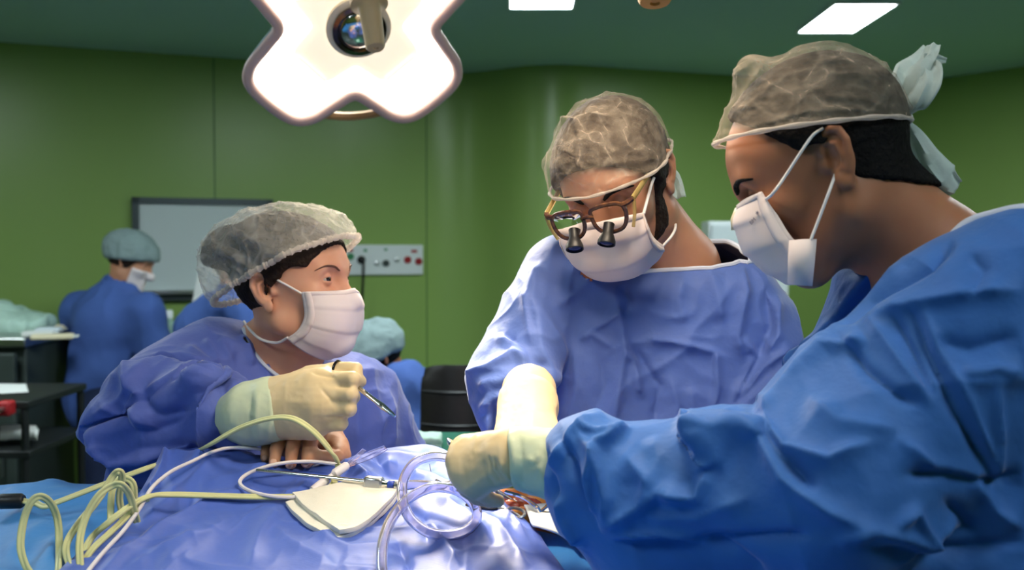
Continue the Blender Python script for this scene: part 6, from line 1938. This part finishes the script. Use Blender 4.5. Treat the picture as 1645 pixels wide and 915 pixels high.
# ------------------------------------------------------------------ people and things at the back
def far_person(label, head, fwd, joints, cap_m, top_m, trouser_m, hair_m, skin_m, cap_c=None, seated=None, group=None):
    h = Head(head, fwd, k=0.98)
    J = dict(joints)
    e = person('person', (J['hip'][0], J['hip'][1], 0.0), label)
    base = J['neck']
    lf = h.face()
    lf = U(0.008, lf, h.ear(-1), h.ear(1))
    f = U(0.03, h.f(lf), neck_f(h, base, 0.05, 0.058), limbs_f(J, 1.0)) if not seated else U(0.03, h.f(lf), neck_f(h, base, 0.05, 0.058), limbs_f(J))
    pts = [np.asarray(J[k]) for k in J if k not in ('side', 'fwd')] + [h.c]
    lo, hi = bounds(*pts, pad=0.2); lo[2] = max(lo[2], 0.001)
    solid('body', f, lo, hi, 0.009, skin_m, e)
    solid('hair', h.f(INT(0.01, OFF(h.skull(), 0.012), half((0, 0.05, 0.03), (0, 0.8, -0.5)))), h.c - 0.2, h.c + 0.2, 0.007, hair_m, e)
    cf = U(0.03, INT(0.01, OFF(h.skull(), 0.022), half((0, 0.06, 0.035), (0, 0.30, -0.95))), ell((0, -0.075, 0.055), (0.075, 0.06, 0.06)))
    solid('cap', h.f(cf), h.c - 0.24, h.c + 0.24, 0.006, cap_m, e, disp=lambda X, N: 0.004 * ridged(X * 22, 2))
    mk = INT(0.004, OFF(h.face(), 0.008), half((0, 0.035, 0), (0, -1, 0)), half((0, 0, -0.008), (0, 0, 1)))
    solid('surgical_mask', h.f(mk), h.c - 0.2, h.c + 0.2, 0.006, M['mask'], e)
    tf = [rc(base, J['chest'], 0.085, 0.15), rc(J['chest'], J['hip'], 0.15, 0.165)]
    for s in 'ab':
        tf += [rc(J['chest'] + (J['sh' + s] - J['chest']) * 0.4, J['sh' + s], 0.13, 0.085), rc(J['sh' + s], J['el' + s], 0.085, 0.07), rc(J['el' + s], J['wr' + s], 0.068, 0.05)]
    tf = U(0.05, *tf)
    tf = SUB(0.01, tf, rc(base, h.c, 0.066, 0.075))
    lo, hi = bounds(*[J[k] for k in ('neck', 'chest', 'hip', 'sha', 'shb', 'ela', 'elb', 'wra', 'wrb')], pad=0.24)
    solid('scrub_top', tf, lo, hi, 0.011, top_m, e, sm=2, disp=lambda X, N: 0.010 * ridged(X * [9, 9, 4], 2))
    for s in ('a', 'b'):
        hp = J['hip'] + J['side'] * (0.09 if s == 'a' else -0.09)
        f = U(0.04, rc(hp, J['kn' + s], 0.115, 0.085), rc(J['kn' + s], J['an' + s], 0.085, 0.07))
        lo, hi = bounds(hp, J['kn' + s], J['an' + s], pad=0.17); lo[2] = max(lo[2], 0.02)
        solid('trouser_leg', f, lo, hi, 0.013, trouser_m, e, disp=lambda X, N: 0.006 * ridged(X * [9, 9, 4], 2))
        g = rc(J['an' + s] - np.array([0, 0, 0.03]), J['an' + s] + J['fwd'] * 0.16 - np.array([0, 0, 0.035]), 0.042, 0.034)
        q = J['an' + s] + J['fwd'] * 0.07
        solid('shoe', g, q - 0.2, q + 0.2, 0.01, M['black'], e)
    return e, J, h


def stand(head, fwd, lean=0.0, width=0.19, arms=None, hipz=0.90):
    """joints of a standing figure under a head"""
    head = np.asarray(head, float)
    f = np.array([fwd[0], fwd[1], 0.0]); f /= np.linalg.norm(f)
    sd = np.array([-f[1], f[0], 0.0]) * -1.0    # the person's right
    nk = head - f * (0.05 + lean * 0.15) - np.array([0, 0, 0.15])
    ch = nk - f * (0.02 + lean * 0.4) - np.array([0, 0, 0.20])
    hp = np.array([ch[0] - f[0] * lean * 0.3, ch[1] - f[1] * lean * 0.3, hipz])
    J = dict(neck=nk, chest=ch, hip=hp, sha=nk + sd * width - np.array([0, 0, 0.08]) - f * 0.02, shb=nk - sd * width - np.array([0, 0, 0.08]) - f * 0.02, side=sd, fwd=f)
    for s, k in (('a', 1), ('b', -1)):
        J['el' + s] = J['sh' + s] + sd * 0.05 * k - np.array([0, 0, 0.27]) + f * 0.05
        J['wr' + s] = J['el' + s] + f * 0.20 - sd * 0.06 * k - np.array([0, 0, 0.03])
        J['hd' + s] = J['wr' + s] + f * 0.09
    legs(J)
    return J


hd = P(208, 421, 4.55)
J = stand(hd + np.array([-0.06, 0, -0.02]), (0.75, 0.35), lean=0.55, width=0.17)
J['chest'] = P(180, 520, 4.5); J['neck'] = P(196, 462, 4.55); J['hip'] = np.array([P(165, 600, 4.5)[0], 4.5, 0.86])
J['shb'] = P(135, 500, 4.62); J['sha'] = P(232, 505, 4.42); J['ela'] = P(252, 560, 4.42); J['wra'] = P(255, 592, 4.52); J['hda'] = P(248, 594, 4.58); J['elb'] = P(130, 580, 4.75); J['wrb'] = P(180, 590, 4.9); J['hdb'] = P(200, 590, 4.98)
legs(J)
far_person('woman in grey cap, blue scrubs and navy trousers standing at the counter, back turned', hd, (0.80, 0.10, -0.35), J, M['cap_far'], M['scrub'], M['navy'], M['hair'], M['skin_olive'])

hd = P(385, 440, 4.1)
J = stand(hd, (0.9, -0.1), lean=0.8, width=0.17)
J['chest'] = P(372, 540, 4.1); J['neck'] = P(380, 475, 4.1); J['sha'] = P(345, 508, 3.98); J['ela'] = P(316, 530, 3.96); J['wra'] = P(352, 486, 3.9); J['hda'] = P(360, 474, 3.9); J['shb'] = P(400, 520, 4.3); J['elb'] = P(430, 590, 4.3); J['wrb'] = P(450, 600, 4.2); J['hdb'] = P(455, 600, 4.1); J['hip'] = np.array([P(370, 600, 4.15)[0], 4.15, 0.88])
legs(J)
far_person('person in blue scrubs mostly hidden behind the bouffant cap, one arm raised', hd, (0.9, -0.2, -0.3), J, M['cap_far'], M['scrub'], M['navy'], M['hair'], M['skin_fair'])

hd = P(606, 580, 3.55)
J = stand(hd, (-0.8, -0.3), lean=0.3, width=0.17)
J['neck'] = P(628, 618, 3.6); J['chest'] = P(652, 660, 3.6); J['hip'] = P(670, 730, 3.62); J['sha'] = P(640, 622, 3.78); J['shb'] = P(645, 625, 3.44); J['ela'] = P(640, 690, 3.8); J['elb'] = P(652, 695, 3.38); J['wra'] = P(580, 705, 3.7); J['wrb'] = P(590, 712, 3.42); J['hda'] = P(555, 705, 3.7); J['hdb'] = P(565, 712, 3.44)
for s, k in (('a', 1), ('b', -1)):
    J['kn' + s] = J['hip'] + np.array([-0.42, -0.10, 0.0]) + J['side'] * 0.11 * k
    J['an' + s] = np.array([J['kn' + s][0], J['kn' + s][1], 0.07])
SEATZ = J['hip'][2]
far_person('person seated low behind the nurse in blue scrubs and grey cap, head bowed', hd, (-0.75, -0.2, -0.62), J, M['cap_far'], M['scrub'], M['navy'], M['hair_black'], M['skin_tan'])

hz = J['hip'][2] - 0.155
e = empty('stool', (J['hip'][0], J['hip'][1], 0), 'round dark stool under the seated person in blue scrubs', 'stool')
bb_ = MB(); bb_.lathe([(0.16, hz - 0.07), (0.18, hz - 0.055), (0.18, hz - 0.015), (0.165, hz)], (J['hip'][0], J['hip'][1], 0), n=32); bb_.build('seat', M['leather'], e)
bb_ = MB(); bb_.lathe([(0.03, 0.05), (0.03, hz - 0.06)], (J['hip'][0], J['hip'][1], 0), n=16); bb_.build('column', M['steel'], e)
bb_ = MB(); bb_.lathe([(0.20, 0.0), (0.20, 0.02), (0.06, 0.05)], (J['hip'][0], J['hip'][1], 0), n=32); bb_.build('base', M['steel'], e)

# office chair
cx, cy = P(735, 650, 3.1)[0], 3.1
e = empty('office_chair', (cx, cy, 0), 'dark leather office chair with armrests standing empty between nurse and middle surgeon', 'chair')
zt, zb = P(735, 590, 3.1)[2], P(735, 690, 3.1)[2]
zs = zb - 0.10
b = MB()
n1, n2 = 18, 14
G = np.zeros((n2, n1, 3))
for i in range(n2):
    v = i / (n2 - 1)
    for j in range(n1):
        u = -1 + 2 * j / (n1 - 1)
        w = 0.125 * (1 - 0.25 * max(0, v - 0.8) ** 1 * 2)
        G[i, j] = (cx + u * w * 1.0, cy + 0.06 - 0.05 * (1 - u * u) + 0.06 * v, zs + (zt - zs) * (v - 0.06 * (u ** 4) * (v > 0.9)))
b.grid(G)
o = b.build('backrest', M['leather'], e); md = o.modifiers.new('solid', 'SOLIDIFY'); md.thickness = 0.07; md.offset = 1; md = o.modifiers.new('bevel', 'BEVEL'); md.width = 0.02; md.segments = 3
for v in (0.35, 0.7):
    q = MB(); q.tube(np.array([(cx + u * 0.12, cy + 0.012 + 0.05 * u * u + 0.06 * v, zs + (zt - zs) * v) for u in np.linspace(-1, 1, 9)]), 0.007, 8); q.build('back_seam', M['black'], o)
b = MB(); b.box((cx, cy - 0.16, zs - 0.02), (0.30, 0.36, 0.09)); b.build('seat', M['leather'], e, bevel=0.03)
for k in (-1, 1):
    b = MB(); b.tube(spline([(cx + k * 0.15, cy + 0.0, zs - 0.01), (cx + k * 0.165, cy + 0.0, zs + 0.14), (cx + k * 0.165, cy - 0.06, zs + 0.165), (cx + k * 0.165, cy - 0.26, zs + 0.155), (cx + k * 0.16, cy - 0.28, zs + 0.0)], 7), 0.019, 10); b.build('armrest', M['black'], e)
b = MB(); b.lathe([(0.03, 0.10), (0.03, zs - 0.06)], (cx, cy - 0.15, 0), n=16); b.build('gas_column', M['black'], e)
for k in range(5):
    a = k * 2 * math.pi / 5
    b = MB(); b.tube(np.array([(cx, cy - 0.15, 0.11), (cx + 0.26 * math.cos(a), cy - 0.15 + 0.26 * math.sin(a), 0.07)]), [0.025, 0.016], 8); lg = b.build('leg', M['black'], e)
    b = MB(); b.lathe([(0.026, -0.012), (0.028, 0), (0.026, 0.012)], (cx + 0.26 * math.cos(a), cy - 0.15 + 0.26 * math.sin(a), 0.03), (math.sin(a), -math.cos(a), 0), 14); b.build('caster', M['black'], lg)

# little trolley with a green cloth and a folded pale towel behind the table
tx, ty, tz = P(690, 713, 2.25)[0], 2.25, P(690, 715, 2.25)[2]
e = empty('instrument_trolley', (tx, ty, 0), 'small trolley under a deep green cloth behind the patient', 'trolley')
b = MB(); b.box((tx, ty, tz - 0.02), (0.24, 0.30, 0.03)); b.build('tray_top', M['steel'], e, bevel=0.005)
b = MB(); b.box((tx, ty, tz - 0.001), (0.245, 0.305, 0.008)); b.box((tx, ty - 0.153, tz - 0.08), (0.245, 0.006, 0.16)); b.build('green_cloth', M['deep_green'], e, bevel=0.003)
for sx in (-1, 1):
    for sy in (-1, 1):
        b = MB(); b.tube(np.array([(tx + sx * 0.105, ty + sy * 0.135, 0.0), (tx + sx * 0.105, ty + sy * 0.135, tz - 0.03)]), 0.011, 10); b.build('leg', M['steel'], e)
e = empty('folded_towel', P(680, 705, 2.25), 'pale folded towel lying on the deep green cloth', 'towel')
for k, (w, d, o_) in enumerate(((0.082, 0.10, 0), (0.078, 0.096, 0.003))):
    f = bx((P(679, 700, 2.22)[0] + o_, 2.22, tz + 0.010 + 0.013 * k), (w / 2, d / 2, 0.0075), 0.006)
    q = np.array([P(679, 700, 2.22)[0], 2.22, tz + 0.015])
    solid('cloth_fold', f, q - 0.09, q + 0.09, 0.004, M['green_cloth'], e, disp=lambda X, N: 0.0022 * ridged(X * 30, 2))

# ------------------------------------------------------------------ left counter and trolley
x0, x1 = -3.4, P(92, 520, 4.45)[0]
zc = 1.18
yf, yb = 4.15, 4.66
e = empty('instrument_counter', (x0, 4.5, 0), 'steel topped counter with a drawer at the left edge, behind the stooping woman', 'counter')
cxm, w = (x0 + x1) / 2, x1 - x0
b = MB(); b.box((cxm, (yf + yb) / 2, zc - 0.02), (w, yb - yf, 0.04)); b.build('worktop', M['steel'], e, bevel=0.006)
b = MB(); b.box((cxm, (yf + yb) / 2 + 0.02, 0.60), (w - 0.04, yb - yf - 0.06, 1.12)); b.build('cabinet_body', M['counter_dark'], e, bevel=0.006)
for k in range(2):
    xx = x1 - 0.04 - 0.62 * k - 0.29
    b = MB(); b.box((xx, yf + 0.005, 1.03), (0.58, 0.03, 0.17)); d = b.build('drawer', M['counter_dark'], e, bevel=0.006)
    b = MB(); b.tube(spline([(xx - 0.12, yf - 0.01, 1.04), (xx - 0.10, yf - 0.04, 1.035), (xx + 0.10, yf - 0.04, 1.035), (xx + 0.12, yf - 0.01, 1.04)], 5), 0.010, 8); b.build('drawer_handle', M['black'], d)
    b = MB(); b.box((xx, yf + 0.005, 0.50), (0.58, 0.03, 0.80)); d = b.build('door', M['counter_dark'], e, bevel=0.006)
    b = MB(); b.tube(np.array([(xx + 0.24, yf - 0.03, 0.6), (xx + 0.24, yf - 0.03, 0.75)]), 0.010, 8); b.build('door_handle', M['steel'], d)
rnd = random.Random(5)
def counter_pt(px, py):
    return PZ(px, py, zc)
# clutter on the counter
q = counter_pt(28, 530)
solidf = U(0.03, ell(q + np.array([-0.05, 0, 0.03]), (0.20, 0.16, 0.05)), ell(q + np.array([-0.16, 0.10, 0.05]), (0.13, 0.12, 0.06)))
o = solid('green_wrap', solidf, q - 0.45, q + np.array([0.45, 0.45, 0.3]), 0.012, M['green_cloth'], None, disp=lambda X, N: 0.022 * ridged(X * 11, 2))
tag(o, 'crumpled pale green wrap heaped on the steel counter', 'cloth')
labs = ['long slim tan packet nearest the stooping woman on the counter', 'small white packet beside the crumpled green wrap', 'flat cream packet at the front edge of the counter', 'white packet at the back of the counter near the wall', 'pale packet lying askew in the middle of the counter', 'tan packet behind the crumpled green wrap']
for k, (px_, py_, sx, sy, m) in enumerate(((92, 528, .22, .07, 'cream'), (62, 540, .12, .08, 'paper'), (85, 545, .16, .07, 'cream'), (70, 517, .14, .08, 'paper'), (78, 534, .10, .09, 'white_drape'), (48, 519, .16, .06, 'cream'))):
    q = counter_pt(px_, py_)
    if q[1] > yb - 0.06: q[1] = yb - 0.06
    ee = empty('packet', q, labs[k], 'packet', 'sterile packets on the counter')
    a_ = rnd.uniform(-0.5, 0.5)
    b = MB(); b.box(q + np.array([0, 0, 0.012]), (sx, sy, 0.022), a_); b.build('pouch', M[m], ee, bevel=0.006)
    b = MB(); b.box(q + np.array([sx * 0.55 * math.cos(a_), sx * 0.55 * math.sin(a_), 0.012]), (sx * 0.12, sy * 0.95, 0.006), a_); b.build('sealed_edge', M['paper'], ee, bevel=0.001)
q = counter_pt(8, 508); q[1] = min(q[1], yb - 0.1)
o = solid('dark_bag', U(0.05, ell(q + np.array([-0.05, 0, 0.04]), (0.15, 0.09, 0.06)), ell(q + np.array([0.06, 0, 0.02]), (0.10, 0.07, 0.035))), q - 0.3, q + 0.3, 0.012, M['black'], None, disp=lambda X, N: 0.008 * ridged(X * 14, 2))
tag(o, 'low black bag lying at the back of the counter by the left edge', 'bag')
# the low trolley in front
yc = 3.55
zt = 1.55 - (632 - 400) / 1600 * 3.6
xr = P(96, 640, 3.55)[0]
e = empty('steel_trolley', (xr - 0.4, yc, 0), 'dark steel trolley with shelves at the left edge in front of the counter', 'trolley')
for k, z in enumerate((zt, 0.86, 0.45)):
    b = MB(); b.box((xr - 0.40, yc, z), (0.80, 0.46, 0.025)); b.build('shelf', M['dark_shelf'], e, bevel=0.004)
for sx in (0, 1):
    for sy in (-1, 1):
        b = MB(); b.tube(np.array([(xr - 0.02 - 0.76 * sx, yc + sy * 0.215, 0.05), (xr - 0.02 - 0.76 * sx, yc + sy * 0.215, zt)]), 0.013, 10); l_ = b.build('post', M['dark_shelf'], e)
        b = MB(); b.lathe([(0.04, -0.014), (0.045, 0), (0.04, 0.014)], (xr - 0.02 - 0.76 * sx, yc + sy * 0.215, 0.045), (0, 1, 0), 16); b.build('caster', M['black'], l_)
o = patch('paper_sheet', [PZ(-20, 617, zt + 0.014), PZ(42, 617, zt + 0.014), PZ(46, 630, zt + 0.014), PZ(-20, 634, zt + 0.014)], M['paper'], lift=0.002, thick=0.001, noise=0.001)
tag(o, 'white paper sheet lying on top of the dark trolley', 'paper')
o = patch('folded_linen', [PZ(5, 702, 0.875), PZ(58, 702, 0.875), PZ(62, 714, 0.875), PZ(0, 714, 0.875)], M['paper'], lift=0.012, thick=0.03, noise=0.006)
tag(o, 'white folded linen on the lower shelf of the dark trolley', 'linen')
q = PZ(10, 650, zt) ; q = P(10, 655, yc - 0.25)
e = empty('red_clamp', q, 'small red clamp gripping the front post of the dark trolley', 'clamp')
b = MB(); b.box(q, (0.045, 0.05, 0.05)); b.build('jaw', M['red'], e, bevel=0.008)
b = MB(); b.tube(np.array([q + np.array([0, -0.02, 0]), q + np.array([0, -0.06, 0])]), 0.010, 10); b.build('screw', M['steel'], e)

# bottle and white sheet near the stooping woman
q = P(271, 535, 4.72)
e = empty('plastic_bottle', q, 'cloudy green plastic bottle between the two blue scrub tops', 'bottle')
b = MB(); b.lathe([(0.05, -0.10), (0.052, -0.09), (0.052, 0.02), (0.045, 0.045), (0.018, 0.062), (0.016, 0.075)], q, n=24); b.build('bottle_body', M['bottle'], e)
b = MB(); b.lathe([(0.021, 0.072), (0.021, 0.105), (0.018, 0.110)], q, n=20); b.build('cap', M['white_metal'], e)
qz = q[2] - 0.10
e = empty('side_cabinet', (q[0], 4.78, 0), 'low steel cabinet between the two blue scrub tops, carrying the bottle', 'cabinet')
b = MB(); b.box((q[0] - 0.02, 4.78, qz / 2), (0.22, 0.26, qz - 0.002)); b.build('body', M['counter_dark'], e, bevel=0.006)
b = MB(); b.box((q[0] - 0.02, 4.78, qz - 0.008), (0.24, 0.28, 0.016)); b.build('top', M['steel'], e, bevel=0.003)
b = MB(); b.box((q[0] - 0.02, 4.645, qz / 2), (0.20, 0.012, qz - 0.1)); d = b.build('door', M['counter_dark'], e, bevel=0.003)
b = MB(); b.box((q[0] + 0.05, 4.632, qz * 0.75), (0.014, 0.016, 0.12)); b.build('handle', M['steel'], d, bevel=0.003)
e = empty('flip_chart', (P(340, 480, 4.75)[0], 4.75, 0), 'tall white flip chart sheet standing just left of the bouffant cap', 'flip chart')
A_ = [P(306, 500, 4.75), P(322, 414, 4.80), P(402, 414, 4.80), P(402, 500, 4.75)]
b = MB(); b.add(np.array(A_ + [a + np.array([0, 0.02, 0]) for a in A_]), [(0, 1, 2, 3), (7, 6, 5, 4), (0, 4, 5, 1), (1, 5, 6, 2), (2, 6, 7, 3), (3, 7, 4, 0)]); b.build('sheet', M['paper'], e, smooth=False)
for dx in (0.05, 0.20):
    b = MB(); b.tube(np.array([A_[0] + np.array([dx, 0.03, 0.0]), (A_[0][0] + dx, 4.80, 0.0)]), 0.012, 8); b.build('leg', M['steel'], e)
